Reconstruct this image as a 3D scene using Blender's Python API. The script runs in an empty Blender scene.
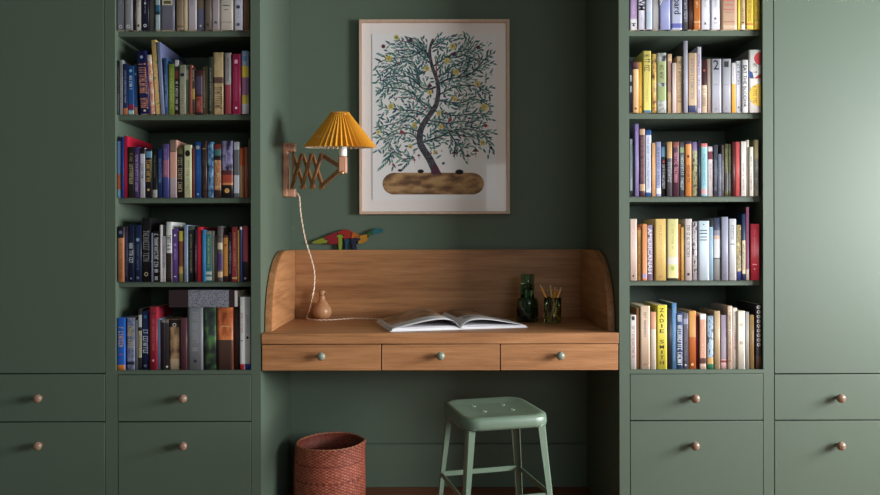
import bpy, bmesh, math, random
from mathutils import Vector, Matrix
C = bpy.context.scene.collection
PI = math.pi
D0, F = 2.70, 721.0            # camera distance to the cabinet fronts, focal length in pixels
VX, VY, CZ = 431.0, 240.0, 1.115
TH = 0.0022

def P(px, py, d=0.0):
    """photo pixel -> (x, z) on the plane at depth d behind the cabinet fronts"""
    qx = px - TH*(py-247.5); qy = py + TH*(px-440)
    s = (D0+d)/F
    return ((qx-VX)*s, CZ-(qy-VY)*s)
def X(px, d=0.0): return (px-VX)*(D0+d)/F
def Z(py, d=0.0): return CZ-(py-VY)*(D0+d)/F

# ---------------------------------------------------------------- materials
def lin(c):
    out = []
    for v in c:
        v = max(0, min(255, v))/255.0
        out.append(v/12.92 if v <= 0.04045 else ((v+0.055)/1.055)**2.4)
    return out
MC = {}
def mat(name, col, rough=0.5, spec=0.5, metal=0.0, gain=1.0, bump=None, coat=0.0):
    key = (name, tuple(col), rough, spec, metal, gain, bump, coat)
    if key in MC: return MC[key]
    m = bpy.data.materials.new(name); m.use_nodes = True
    b = m.node_tree.nodes['Principled BSDF']
    l = [min(0.9, v*gain) for v in lin(col)]
    b.inputs['Base Color'].default_value = (*l, 1)
    b.inputs['Roughness'].default_value = rough
    b.inputs['Specular IOR Level'].default_value = spec
    b.inputs['Metallic'].default_value = metal
    b.inputs['Coat Weight'].default_value = coat
    if bump:
        nt = m.node_tree
        tc = nt.nodes.new('ShaderNodeTexCoord'); n = nt.nodes.new('ShaderNodeTexNoise'); bp = nt.nodes.new('ShaderNodeBump')
        n.inputs['Scale'].default_value = bump[0]; n.inputs['Detail'].default_value = 3
        bp.inputs['Strength'].default_value = bump[1]; bp.inputs['Distance'].default_value = 0.002
        nt.links.new(tc.outputs['Object'], n.inputs['Vector']); nt.links.new(n.outputs['Fac'], bp.inputs['Height'])
        nt.links.new(bp.outputs['Normal'], b.inputs['Normal'])
    MC[key] = m
    return m

def wood(name, c1, c2, axis=0, rough=0.5, scale=1.0, c3=None):
    m = bpy.data.materials.new(name); m.use_nodes = True
    nt = m.node_tree; b = nt.nodes['Principled BSDF']
    tc = nt.nodes.new('ShaderNodeTexCoord'); mp = nt.nodes.new('ShaderNodeMapping')
    s = [34*scale]*3; s[axis] = 1.5*scale
    mp.inputs['Scale'].default_value = s
    n1 = nt.nodes.new('ShaderNodeTexNoise'); n1.inputs['Scale'].default_value = 1.0; n1.inputs['Detail'].default_value = 4; n1.inputs['Distortion'].default_value = 0.6
    n2 = nt.nodes.new('ShaderNodeTexNoise'); n2.inputs['Scale'].default_value = 5.0; n2.inputs['Detail'].default_value = 6; n2.inputs['Roughness'].default_value = 0.7
    r = nt.nodes.new('ShaderNodeValToRGB')
    r.color_ramp.elements[0].position = 0.33; r.color_ramp.elements[0].color = (*lin(c1), 1)
    r.color_ramp.elements[1].position = 0.66; r.color_ramp.elements[1].color = (*lin(c2), 1)
    ad = nt.nodes.new('ShaderNodeMath'); ad.operation = 'MULTIPLY_ADD'; ad.inputs[1].default_value = 0.5; 
    mu = nt.nodes.new('ShaderNodeMath'); mu.operation = 'MULTIPLY'; mu.inputs[1].default_value = 0.5
    nt.links.new(tc.outputs['Object'], mp.inputs['Vector'])
    nt.links.new(mp.outputs['Vector'], n1.inputs['Vector']); nt.links.new(mp.outputs['Vector'], n2.inputs['Vector'])
    nt.links.new(n2.outputs['Fac'], mu.inputs[0]); nt.links.new(n1.outputs['Fac'], ad.inputs[0]); nt.links.new(mu.outputs[0], ad.inputs[2])
    nt.links.new(ad.outputs[0], r.inputs['Fac']); nt.links.new(r.outputs['Color'], b.inputs['Base Color'])
    bp = nt.nodes.new('ShaderNodeBump'); bp.inputs['Strength'].default_value = 0.15; bp.inputs['Distance'].default_value = 0.001
    nt.links.new(ad.outputs[0], bp.inputs['Height']); nt.links.new(bp.outputs['Normal'], b.inputs['Normal'])
    b.inputs['Roughness'].default_value = rough; b.inputs['Specular IOR Level'].default_value = 0.4
    return m

def noisy(name, cols, scale=60, rough=0.55, gain=1.0, stretch=(1,1,1), kind='noise', bump=0.0, detail=3):
    m = bpy.data.materials.new(name); m.use_nodes = True
    nt = m.node_tree; b = nt.nodes['Principled BSDF']
    tc = nt.nodes.new('ShaderNodeTexCoord'); mp = nt.nodes.new('ShaderNodeMapping'); mp.inputs['Scale'].default_value = stretch
    nt.links.new(tc.outputs['Object'], mp.inputs['Vector'])
    if kind == 'noise':
        n = nt.nodes.new('ShaderNodeTexNoise'); n.inputs['Detail'].default_value = detail; o = n.outputs['Fac']; lo, hi = 0.36, 0.64
    else:
        n = nt.nodes.new('ShaderNodeTexVoronoi'); o = n.outputs['Distance']; lo, hi = 0.1, 0.7
    n.inputs['Scale'].default_value = scale
    nt.links.new(mp.outputs['Vector'], n.inputs['Vector'])
    r = nt.nodes.new('ShaderNodeValToRGB'); e = r.color_ramp.elements
    while len(e) < len(cols): e.new(0.5)
    for i, c in enumerate(cols):
        e[i].position = lo+(hi-lo)*i/(len(cols)-1); e[i].color = (*[min(.9, v*gain) for v in lin(c)], 1)
    nt.links.new(o, r.inputs['Fac']); nt.links.new(r.outputs['Color'], b.inputs['Base Color'])
    if bump:
        bp = nt.nodes.new('ShaderNodeBump'); bp.inputs['Strength'].default_value = bump; bp.inputs['Distance'].default_value = 0.002
        nt.links.new(o, bp.inputs['Height']); nt.links.new(bp.outputs['Normal'], b.inputs['Normal'])
    b.inputs['Roughness'].default_value = rough
    return m

PAINT = (79, 92, 79)
def paint():
    m = mat('green_paint', PAINT, 0.5, 0.42)
    nt = m.node_tree
    if len(nt.nodes) < 4:
        b = nt.nodes['Principled BSDF']
        tc = nt.nodes.new('ShaderNodeTexCoord'); n = nt.nodes.new('ShaderNodeTexNoise'); bp = nt.nodes.new('ShaderNodeBump')
        n.inputs['Scale'].default_value = 9; n.inputs['Detail'].default_value = 5
        bp.inputs['Strength'].default_value = 0.12; bp.inputs['Distance'].default_value = 0.004
        nt.links.new(tc.outputs['Object'], n.inputs['Vector']); nt.links.new(n.outputs['Fac'], bp.inputs['Height']); nt.links.new(bp.outputs['Normal'], b.inputs['Normal'])
    return m
M_PAINT = paint()
M_WALLG = mat('green_wall', (92, 107, 93), 0.65, 0.3)
M_WALL = mat('room_wall', (84, 92, 84), 0.8, 0.2)
M_CEIL = mat('ceiling_paint', (120, 122, 116), 0.85, 0.2)
OAK1, OAK2 = (130, 83, 49), (184, 131, 87)
M_OAK = wood('oak', OAK1, OAK2, 0)
M_OAKY = wood('oak_side', OAK1, OAK2, 1)
M_KNOBW = wood('knob_wood', (108, 84, 70), (144, 116, 98), 2, 0.25, 3)
M_KNOBG = mat('knob_sage', (118, 126, 112), 0.25, 0.5)
M_PAPER = mat('paper', (226, 222, 212), 0.8, 0.1)
M_PAGE = mat('book_pages', (205, 190, 160), 0.85, 0.1)
M_BRASS = mat('brass', (190, 160, 110), 0.3, 0.5, 0.9)
M_DARK = mat('shade_black', (20, 20, 20), 0.8, 0.1)

# ---------------------------------------------------------------- geometry helpers
class MB:
    def __init__(self): self.bm = bmesh.new(); self.mats = []
    def mi(self, m):
        if m is None: return 0
        if m not in self.mats: self.mats.append(m)
        return self.mats.index(m)
    def face(self, vs, m=None, smooth=False):
        try: f = self.bm.faces.new(vs)
        except ValueError: return None
        f.material_index = self.mi(m); f.smooth = smooth
        return f
    def box(self, x0, x1, y0, y1, z0, z1, m=None, bev=0.0):
        v = [self.bm.verts.new((x, y, z)) for x in (x0, x1) for y in (y0, y1) for z in (z0, z1)]
        fs = []
        for a in ((0,1,3,2),(4,6,7,5),(0,4,5,1),(2,3,7,6),(0,2,6,4),(1,5,7,3)):
            fs.append(self.face([v[i] for i in a], m))
        if bev > 0:
            es = list({e for f in fs for e in f.edges})
            r = bmesh.ops.bevel(self.bm, geom=es, offset=bev, segments=2, affect='EDGES', profile=0.5)
            for f in r['faces']: f.material_index = self.mi(m); f.smooth = True
        return self
    def prism(self, pts, f3, m=None, f3b=None, smooth=False, msides=None):
        """pts list of 2D; f3 maps to front 3D, f3b maps to back 3D"""
        a = [self.bm.verts.new(f3(*p)) for p in pts]; n = len(a)
        if f3b is None: self.face(a, m); return self
        b = [self.bm.verts.new(f3b(*p)) for p in pts]
        self.face(a, m); self.face(b[::-1], m)
        for i in range(n):
            j = (i+1) % n; self.face([a[i], b[i], b[j], a[j]], msides or m, smooth)
        return self
    def lathe(self, prof, c=(0,0,0), n=32, m=None, axis='z', cap=True, mat4=None):
        rings = []
        for (r, h) in prof:
            ring = []
            for k in range(n):
                a = 2*PI*k/n
                if axis == 'z': p = (c[0]+r*math.cos(a), c[1]+r*math.sin(a), c[2]+h)
                elif axis == 'y': p = (c[0]+r*math.cos(a), c[1]+h, c[2]+r*math.sin(a))
                else: p = (c[0]+h, c[1]+r*math.cos(a), c[2]+r*math.sin(a))
                p = Vector(p)
                if mat4 is not None: p = mat4 @ p
                ring.append(self.bm.verts.new(p))
            rings.append(ring)
        for i in range(len(rings)-1):
            for k in range(n):
                j = (k+1) % n
                self.face([rings[i][k], rings[i][j], rings[i+1][j], rings[i+1][k]], m, True)
        if cap:
            if prof[0][0] > 1e-5: self.face(rings[0][::-1], m)
            if prof[-1][0] > 1e-5: self.face(rings[-1], m)
        return self
    def tube(self, pts, r, n=8, m=None, cap=True, up=None):
        pts = [Vector(p) for p in pts]; rs = r if isinstance(r, (list, tuple)) else [r]*len(pts)
        prev = None; rings = []
        for i, p in enumerate(pts):
            t = (pts[min(i+1, len(pts)-1)]-pts[max(i-1, 0)]).normalized()
            u = prev if prev is not None else (Vector((0,0,1)) if abs(t.z) < .9 else Vector((1,0,0)))
            u = (u-t*u.dot(t)).normalized(); prev = u; w = t.cross(u)
            rings.append([self.bm.verts.new(p+(u*math.cos(2*PI*k/n)+w*math.sin(2*PI*k/n))*rs[i]) for k in range(n)])
        for i in range(len(rings)-1):
            for k in range(n):
                j = (k+1) % n
                self.face([rings[i][k], rings[i][j], rings[i+1][j], rings[i+1][k]], m, True)
        if cap: self.face(rings[0][::-1], m); self.face(rings[-1], m)
        return self
    def bar(self, a, b, w, t, m=None, up=(0,0,1), bev=0.0):
        """rectangular bar from a to b; w along side, t along 'up' """
        a, b = Vector(a), Vector(b); d = (b-a).normalized(); u = Vector(up); u = (u-d*u.dot(d)).normalized(); s = d.cross(u)
        v = []
        for p in (a, b):
            for (i, j) in ((-1,-1),(1,-1),(1,1),(-1,1)):
                v.append(self.bm.verts.new(p+s*(i*w/2)+u*(j*t/2)))
        fs = [self.face([v[i] for i in q], m) for q in ((3,2,1,0),(4,5,6,7),(0,1,5,4),(1,2,6,5),(2,3,7,6),(3,0,4,7))]
        if bev:
            es = list({e for f in fs for e in f.edges})
            r = bmesh.ops.bevel(self.bm, geom=es, offset=bev, segments=2, affect='EDGES')
            for f in r['faces']: f.material_index = self.mi(m)
        return self
    def build(self, name, m=None, parent=None, loc=None, recalc=True):
        if m is not None and not self.mats: self.mats = [m]
        if recalc: bmesh.ops.recalc_face_normals(self.bm, faces=self.bm.faces)
        me = bpy.data.meshes.new(name); self.bm.to_mesh(me); self.bm.free()
        for q in self.mats: me.materials.append(q)
        o = bpy.data.objects.new(name, me); C.objects.link(o)
        if parent: o.parent = parent
        if loc: o.location = loc
        return o
def smooth(o):
    for p in o.data.polygons: p.use_smooth = True
    return o
def tag(o, label=None, cat=None, group=None, kind=None):
    if label: o['label'] = label
    if cat: o['category'] = cat
    if group: o['group'] = group
    if kind: o['kind'] = kind
    return o
def empty(name, loc=(0,0,0), label=None, cat=None, group=None):
    o = bpy.data.objects.new(name, None); C.objects.link(o); o.location = loc; o.empty_display_size = .05
    return tag(o, label, cat, group)
def struct(o): o['kind'] = 'structure'; return o

# ---------------------------------------------------------------- the room
ZT = 2.56
LX, RX = X(-41), 3.50
struct(MB().box(LX-.1, RX+.1, -4.6, .67, -.1, 0).build('floor', wood('floor_boards', (96, 54, 36), (140, 86, 60), 0, 0.4, .6)))
struct(MB().box(LX-.1, RX+.1, -4.6, .67, ZT, ZT+.1).build('ceiling', M_CEIL))
struct(MB().box(LX-.1, RX+.1, .567, .67, 0, ZT).build('wall_back', M_WALLG))
struct(MB().box(LX-.1, LX-.002, -4.6, .567, 0, ZT).build('wall_left', M_WALL))
BX0, BX1, BZ0, BZ1 = .60, 2.5, 1.15, 2.05
struct(MB().box(LX-.1, BX0, -4.7, -4.6, 0, ZT).box(BX1, RX+.1, -4.7, -4.6, 0, ZT).box(BX0, BX1, -4.7, -4.6, 0, BZ0).box(BX0, BX1, -4.7, -4.6, BZ1, ZT).build('wall_rear', M_WALL))
struct(MB().box(X(919)+.004, RX, .0, .567, 0, ZT).build('wall_pier', M_PAINT))
WY0, WY1, WZ0, WZ1 = -2.9, -0.12, 0.86, 1.90
w = MB()
w.box(RX, RX+.1, WY1, .567, 0, ZT); w.box(RX, RX+.1, -4.6, WY0, 0, ZT)
w.box(RX, RX+.1, WY0, WY1, 0, WZ0); w.box(RX, RX+.1, WY0, WY1, WZ1, ZT)
struct(w.build('wall_right', M_WALL))
M_WHITE = mat('white_trim', (225, 224, 220), .5)
w = MB()
for (a, b, c, d) in ((WY0, WY0+.05, WZ0, WZ1), (WY1-.05, WY1, WZ0, WZ1), (WY0+.05, WY1-.05, WZ0, WZ0+.05), (WY0+.05, WY1-.05, WZ1-.05, WZ1)):
    w.box(RX+.02, RX+.06, a, b, c, d)
w.box(RX+.025, RX+.055, (WY0+WY1)/2-.02, (WY0+WY1)/2+.02, WZ0+.05, WZ1-.05)
win = struct(w.build('window_1', M_WHITE))
def glassmat(name, col=(1,1,1), k=0.08, rough=0.0):
    m = bpy.data.materials.new(name); m.use_nodes = True; nt = m.node_tree; nt.nodes.clear()
    o = nt.nodes.new('ShaderNodeOutputMaterial'); t = nt.nodes.new('ShaderNodeBsdfTransparent'); g = nt.nodes.new('ShaderNodeBsdfGlossy'); mx = nt.nodes.new('ShaderNodeMixShader')
    lw = nt.nodes.new('ShaderNodeLayerWeight'); lw.inputs['Blend'].default_value = .5
    pw = nt.nodes.new('ShaderNodeMath'); pw.operation = 'POWER'; pw.inputs[1].default_value = 5
    ma = nt.nodes.new('ShaderNodeMath'); ma.operation = 'MULTIPLY_ADD'; ma.inputs[1].default_value = .16; ma.inputs[2].default_value = k*.09
    nt.links.new(lw.outputs['Facing'], pw.inputs[0]); nt.links.new(pw.outputs[0], ma.inputs[0])
    t.inputs['Color'].default_value = (*col, 1); g.inputs['Roughness'].default_value = rough
    nt.links.new(ma.outputs[0], mx.inputs[0]); nt.links.new(t.outputs[0], mx.inputs[1]); nt.links.new(g.outputs[0], mx.inputs[2]); nt.links.new(mx.outputs[0], o.inputs[0])
    return m
M_PANE = glassmat('clear_glass')
MB().box(RX+.038, RX+.042, WY0+.05, WY1-.05, WZ0+.05, WZ1-.05).build('pane', M_PANE, win)
w = MB()
for (a, b, c, d) in ((BX0, BX0+.05, BZ0, BZ1), (BX1-.05, BX1, BZ0, BZ1), (BX0+.05, BX1-.05, BZ0, BZ0+.05), (BX0+.05, BX1-.05, BZ1-.05, BZ1), ((BX0+BX1)/2-.02, (BX0+BX1)/2+.02, BZ0+.05, BZ1-.05)):
    w.box(a, b, -4.68, -4.64, c, d)
win2 = struct(w.build('window_2', M_WHITE))
MB().box(BX0+.05, BX1-.05, -4.662, -4.658, BZ0+.05, BZ1-.05).build('pane', M_PANE, win2)
# back skirting inside the kneehole
nx0, nx1 = X(260.5), X(619.2)
sk = MB(); zs = Z(443.3, .566)
sk.box(nx0+.002, nx1-.002, .550, .566, .001, zs-.004); sk.box(nx0+.002, nx1-.002, .554, .566, zs-.004, zs)
struct(sk.build('baseboard_back', M_WALLG))

# ---------------------------------------------------------------- cabinets
def knob(mb_name, px, py, parent, m, r=.0165, stem=.012):
    # ball knob; centre of the ball stands in front of the drawer face
    d = -(stem+r*.8)
    x, z = P(px, py, d)
    prof = [(.006, 0.004), (.006, -stem*.6), (.007, -stem)]
    n = 10
    for i in range(1, n+1):
        a = PI*i/n
        prof.append((max(r*math.sin(a), .0001 if i == n else .004), -stem-r*.8*(1-math.cos(a))))
    o = MB().lathe(prof, (x, 0, z), 24, m, 'y').build(mb_name, m, parent)
    return smooth(o)

SH_L = [31.4, 114.9, 197.9, 281.6, 369.1]
SH_R = [30.8, 113.5, 196.6, 280.2, 368.4]
DB = .345      # inner back of the shelves
G = .0045      # shadow gap round doors and drawers
def front(parent, name, x0, x1, z0, z1, kn=None):
    g = G/2
    o = MB().box(x0+g, x1-g, 0.0, .02, z0+g, z1-g, M_PAINT, .0012).build(name, M_PAINT, parent)
    for (px, py) in (kn or []): knob('knob', px, py, o, M_KNOBW)
    return o

def bookcase(x0, x1, ox0, ox1, zs, kpx, label, dx0=None):
    t = empty('bookcase', ((x0+x1)/2, .28, 0), label, 'bookcase', 'green built-in bookcases either side of the desk')
    c = Vector(t.location)
    def add(mb, name, m=M_PAINT):
        o = mb.build(name, m, t); o.location = -c; return o
    mb = MB(); mb.box(x0, ox0, 0, .565, 0, ZT-.002); add(mb, 'side_panel')
    mb = MB(); mb.box(ox1, x1, 0, .565, 0, ZT-.002); add(mb, 'side_panel')
    zb = zs[-1]-.0145
    mb = MB(); mb.box(ox0, ox1, DB, DB+.018, zb, ZT-.002); add(mb, 'back_panel')
    th = .0195
    zz = list(zs)+[zs[0]+.318]
    for z in zz[:4]+[zz[5]]:
        mb = MB(); mb.box(ox0, ox1, .028, DB, z-th, z); add(mb, 'shelf')
    mb = MB(); mb.box(ox0, ox1, 0, DB, zs[4]-.0145, zs[4]); add(mb, 'shelf')
    mb = MB(); mb.box(ox0, ox1, 0, .565, ZT-.06, ZT-.002); add(mb, 'top_rail')
    mb = MB(); mb.box(ox0, ox1, 0.02, .565, .0, .08)
    mb.box(ox0, ox1, .05, .565, Z(421.2)-.009, Z(421.2)+.009)
    if dx0: mb.box(ox0, dx0, 0, .02, .08, zs[4]-.0145)
    mb.box(ox0, ox1, .02, .05, .08, .10); mb.box(ox0, ox0+.004, .02, .565, .08, Z(421.2)); add(mb, 'carcass')
    a = zs[4]-.0145; b = Z(421.2)
    o = front(t, 'drawer', dx0 or ox0, ox1, b, a, [(kpx, 398.7)]); o.location = -c
    o = front(t, 'drawer', dx0 or ox0, ox1, .08, b, [(kpx, 446.2)]); o.location = -c
    return t
xl0, xl1 = X(105.2)+.0, X(260.5)
bookcase(xl0, xl1, X(115.4), X(251.0), [P(180, v, .028)[1] for v in SH_L], 182.6, 'tall green bookcase left of the desk, five book shelves above two drawers', X(117.2))
xr0, xr1 = X(619.2), X(773.6)
bookcase(xr0, xr1, X(629.5), X(763.2), [P(696, v, .028)[1] for v in SH_R], 695.4, 'tall green bookcase right of the desk, holding paler books above two drawers')

def cupboard(x0, x1, s0, s1, kpx, label):
    t = empty('cupboard', ((x0+x1)/2, .28, 0), label, 'cupboard', 'tall green cupboards at the outer ends')
    c = Vector(t.location)
    mb = MB()
    if s0: mb.box(x0, s0, 0, .565, 0, ZT-.002)
    else: mb.box(x0, x0+.001, .02, .565, 0, ZT-.002)
    if s1: mb.box(s1, x1, 0, .565, 0, ZT-.002)
    else: mb.box(x1-.001, x1, .02, .565, 0, ZT-.002)
    a0 = s0 or x0; a1 = s1 or x1
    mb.box(a0, a1, .04, .565, 0, ZT-.002); mb.box(a0, a1, 0, .04, 0, .08); mb.box(a0, a1, 0, .04, ZT-.06, ZT-.002)
    o = mb.build('carcass', M_PAINT, t); o.location = -c
    zd = P(kpx, 373.8)[1]; zc = Z(421.2)
    o = front(t, 'door', a0, a1, zd, ZT-.06); o.location = -c
    o = front(t, 'drawer', a0, a1, zc, zd, [(kpx, 398.5)]); o.location = -c
    o = front(t, 'drawer', a0, a1, .08, zc, [(kpx, 446.1)]); o.location = -c
cupboard(LX, xl0-.0005, X(-31), None, 37.3, 'tall green cupboard at the far left with a plain door over two drawers')
cupboard(xr1+.0005, X(919), None, X(909), 841.2, 'tall green cupboard at the far right with a glossy lit door')

# ---------------------------------------------------------------- desk
desk = empty('desk', (0, .28, 0), 'oak built-in desk with curved sides and three drawers in the green alcove', 'desk')
def dp(mb, name, m, parent=None):
    o = mb.build(name, m, parent or desk)
    if parent is None: o.location = -Vector(desk.location)
    return o
ZD = Z(333.2)
e = .003
dp(MB().box(nx0+e, nx1-e, -.002, .562, ZD-.0395, ZD, M_OAK, .0015), 'desktop', M_OAK)
zb = Z(249.6, .537)
dp(MB().box(nx0+.03, nx1-.03, .537, .562, ZD, zb, M_OAK, .002), 'back_board', M_OAK)
def sideboard(xa, xb):
    yf, R, yb = .055, .275, .562
    pts = [(yf, ZD), (yb, ZD), (yb, zb)]
    n = 18
    for i in range(n+1):
        a = PI/2*i/n
        pts.append((yf+R-R*math.sin(a), zb-R+R*math.cos(a)))
    mb = MB(); mb.prism(pts, lambda y, z: (xa, y, z), None, lambda y, z: (xb, y, z))
    bmesh.ops.recalc_face_normals(mb.bm, faces=mb.bm.faces)
    es = [ed for ed in mb.bm.edges if abs(ed.verts[0].co.x-ed.verts[1].co.x) < 1e-6]
    bmesh.ops.bevel(mb.bm, geom=es, offset=.002, segments=2, affect='EDGES')
    return dp(mb, 'side_board', M_OAKY)
sideboard(nx0+e, nx0+.030); sideboard(nx1-.030, nx1-e)
zt, zbm = Z(343.7), Z(370.3)
gx = [nx0+e, X(380.9), X(499.8), nx1-e]
dp(MB().box(nx0+e, nx0+.02, .02, .56, zbm, ZD-.0395).box(nx1-.02, nx1-e, .02, .56, zbm, ZD-.0395).box(nx0+.02, nx1-.02, .02, .04, zbm+.005, ZD-.0395)
   .box(nx0+.02, nx1-.02, .04, .56, zbm+.002, zbm+.012), 'drawer_housing', M_OAKY)
for i in range(3):
    o = dp(MB().box(gx[i]+.0022, gx[i+1]-.0022, -.001, .0195, zbm, zt-.003, M_OAK, .0012), 'drawer', M_OAK)
    if i == 1: o.data.transform(Matrix.Identity(4))
    knob('knob', (321.0, 440.4, 560.4)[i], (356.5, 356.1, 355.9)[i], o, M_KNOBG, .0158, .012)
# ---------------------------------------------------------------- scissor wall lamp
LD = .435                       # depth of the lamp behind the cabinet fronts
def L(px, py, dd=0.0):
    t = max(0, min(1.1, (px-293.2)/49.3)); d = LD-.225*t
    x, z = P(px, py, d); return Vector((x, d+dd, z))
lamp = empty('scissor_lamp', (nx0, LD, L(290, 170).z), 'scissor-arm wooden wall lamp with a pleated mustard shade on the alcove side', 'lamp')
lc = Vector(lamp.location)
M_LW = wood('lamp_wood', (124, 82, 52), (172, 120, 78), 2, .4, 3)
M_LWB = wood('bracket_wood', (176, 124, 98), (206, 156, 128), 2, .4, 3)
def lp(mb, name, m=None, parent=None):
    o = mb.build(name, m, parent or lamp)
    if parent is None: o.location = -lc
    return o
b0, b1 = L(284, 143.5), L(284, 197)
AD = (L(342, 0)-L(293.2, 0)); AD.z = 0; AD.normalize(); AN = Vector((AD.y, -AD.x, 0))
plate = MB().box(nx0, nx0+.020, LD-.028, LD+.028, b1.z, b0.z, M_LWB, .004)
lp(plate, 'wall_plate', M_LWB)
for (a, b) in ((143.5, 152), (189, 197)):
    lp(MB().box(nx0+.020, X(295.6, LD), LD-.022, LD+.022, L(284, b).z, L(284, a).z, M_LWB, .003), 'bracket_block', M_LWB)
lp(MB().tube([L(293.2, 151), L(293.2, 190)], .0045, 10), 'pivot_rod', M_BRASS)
tops = [L(293.2, 157.5), L(302.3, 156), L(312, 156), L(322, 155.5)]
bots = [L(293.2, 186.5), L(303, 187), L(312.5, 187), L(321.5, 187)]
lamp_j = [L(340.5, 167.5), L(340.5, 170.5)]
def arm(a, b, dy, w=.0185, parent=None):
    a = Vector(a); b = Vector(b); d = (b-a).normalized()*.008
    a = a-d-AN*dy; b = b+d-AN*dy
    lp(MB().bar(a, b, w, .009, M_LW, AN, .002), 'scissor_arm', M_LW)
for i in range(3):
    arm(tops[i+1], bots[i], -.0055)
    arm(tops[i], bots[i+1], .0055)
arm(tops[3], lamp_j[0], .0055); arm(bots[3], lamp_j[1], -.0055)
rv = MB()
for p in tops[1:]+bots[1:]+[(tops[i]+bots[i+1]+tops[i+1]+bots[i])/4 for i in range(3)]:
    rv.tube([p+AN*.0118, p-AN*.0118], .0040, 12)
lp(rv, 'rivets', M_BRASS)
hx, hz0, hz1 = L(342.5, 0).x, L(342, 173.5).z, L(342, 156.5).z
RD = LD; LD = L(342.5, 0).y
lp(MB().box(hx-.0165, hx+.0165, LD-.017, LD+.017, hz0, hz1, M_LWB, .005), 'lamp_holder', M_LWB)
lp(MB().lathe([(.0001, -.034), (.006, -.033), (.0075, -.026), (.004, -.024), (.004, -.016)], (hx, LD, L(342,168).z), 16, None, 'y'), 'thumbscrew', M_BRASS)
lp(MB().lathe([(.015, 0), (.0165, .003), (.0165, .036), (.0155, .04), (.010, .041), (.010, .05)], (hx, LD, hz1), 24), 'lamp_socket', mat('porcelain', (235, 232, 226), .3))
bulb = MB().lathe([(.010, .048), (.014, .06), (.024, .08), (.028, .098), (.024, .115), (.012, .125), (.0001, .127)], (hx, LD, hz1), 24).build('bulb', mat('bulb_glass', (238, 234, 222), .2), lamp)
bulb.location = -lc
# pleated shade
sx = X(340.4, LD); st, sb = Z(113.6, LD), Z(147.4, LD)
rt, rb = .0410, .1395
M_SH = mat('shade_mustard', (208, 144, 42), .7, .2); M_SHI = mat('shade_lining', (236, 226, 205), .8, .1)
ntm = M_SH.node_tree; bb = ntm.nodes['Principled BSDF']
mb = MB(); NP = 42
def ring(r, z, amp, off, hem=0.0):
    o = []
    for k in range(NP*2):
        a = PI*k/NP
        q = r+(amp if k % 2 else -amp)-off
        o.append(mb.bm.verts.new((sx+q*math.cos(a), LD+q*math.sin(a), z+(hem if k % 2 else -hem)+q*math.sin(a)*.088)))
    return o
R = [ring(rt*.86, st+.006, .0016, 0), ring(rt, st-.004, .0022, 0), ring((rt+rb)/2, (st+sb)/2, .004, 0), ring(rb, sb, .0072, 0, .0015)]
I = [ring(rb, sb, .0072, .0016, .0015), ring((rt+rb)/2, (st+sb)/2, .004, .0014), ring(rt, st-.004, .0022, .0012)]
seq = R+I
for i in range(len(seq)-1):
    for k in range(NP*2):
        j = (k+1) % (NP*2)
        mb.face([seq[i][k], seq[i][j], seq[i+1][j], seq[i+1][k]], M_SH if i < 3 else M_SHI)
shade = lp(mb, 'lamp_shade')
lp(MB().tube([(sx+.041*math.cos(a*PI/12), LD+.041*math.sin(a*PI/12), st-.006) for a in range(25)], .0012, 6)
   .tube([(sx-.041, LD, st-.006), (sx+.041, LD, st-.006)], .0012, 6), 'shade_ring', M_BRASS)
# stitched paler hem
def spline(pts, n=8):
    out = []; P_ = [Vector(p) for p in pts]; P_ = [2*P_[0]-P_[1]]+P_+[2*P_[-1]-P_[-2]]
    for i in range(1, len(P_)-2):
        for k in range(n):
            t = k/n; a, b, c, d = P_[i-1:i+3]
            out.append(.5*((2*b)+(c-a)*t+(2*a-5*b+4*c-d)*t*t+(3*b-a-3*c+d)*t**3))
    out.append(P_[-2]); return out
# twisted flex
def D(px, dep, up=0.0):            # a point on the desktop below a pixel column
    return Vector((X(px, dep), dep, ZD+up))
cordp = [L(297, 193), L(299.5, 198), L(300.5, 212), L(303, 228), L(306, 242), L(311, 258), L(314.3, 272), L(314.0, 288), L(311.5, 300),
         Vector((X(308.5, .47), .47, ZD+.035)), D(306.5, .505, .006), D(309, .465, .0025), D(316, .438, .0025), D(328, .44, .0025), D(342, .466, .0025), D(352, .497, .0025), D(366, .485, .0025), D(384, .465, .0025)]
LD = RD
cp = spline(cordp, 14)
mb = MB(); M_C1 = mat('flex_cream', (236, 220, 200), .7, .2); M_C2 = mat('flex_pink', (206, 160, 138), .7, .2)
for ph, m in ((0, M_C1), (PI, M_C2)):
    q = []; s = 0
    for i, p in enumerate(cp):
        if i: s += (cp[i]-cp[i-1]).length
        t = (cp[min(i+1, len(cp)-1)]-cp[max(i-1, 0)]).normalized()
        u = Vector((0, 1, 0)); u = (u-t*u.dot(t)).normalized(); v = t.cross(u)
        a = s/.011*2*PI*.5+ph
        q.append(p+(u*math.cos(a)+v*math.sin(a))*  .0017)
    mb.tube(q, .0017, 6, m)
o = mb.build('flex', None, lamp); o.location = -lc

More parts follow.
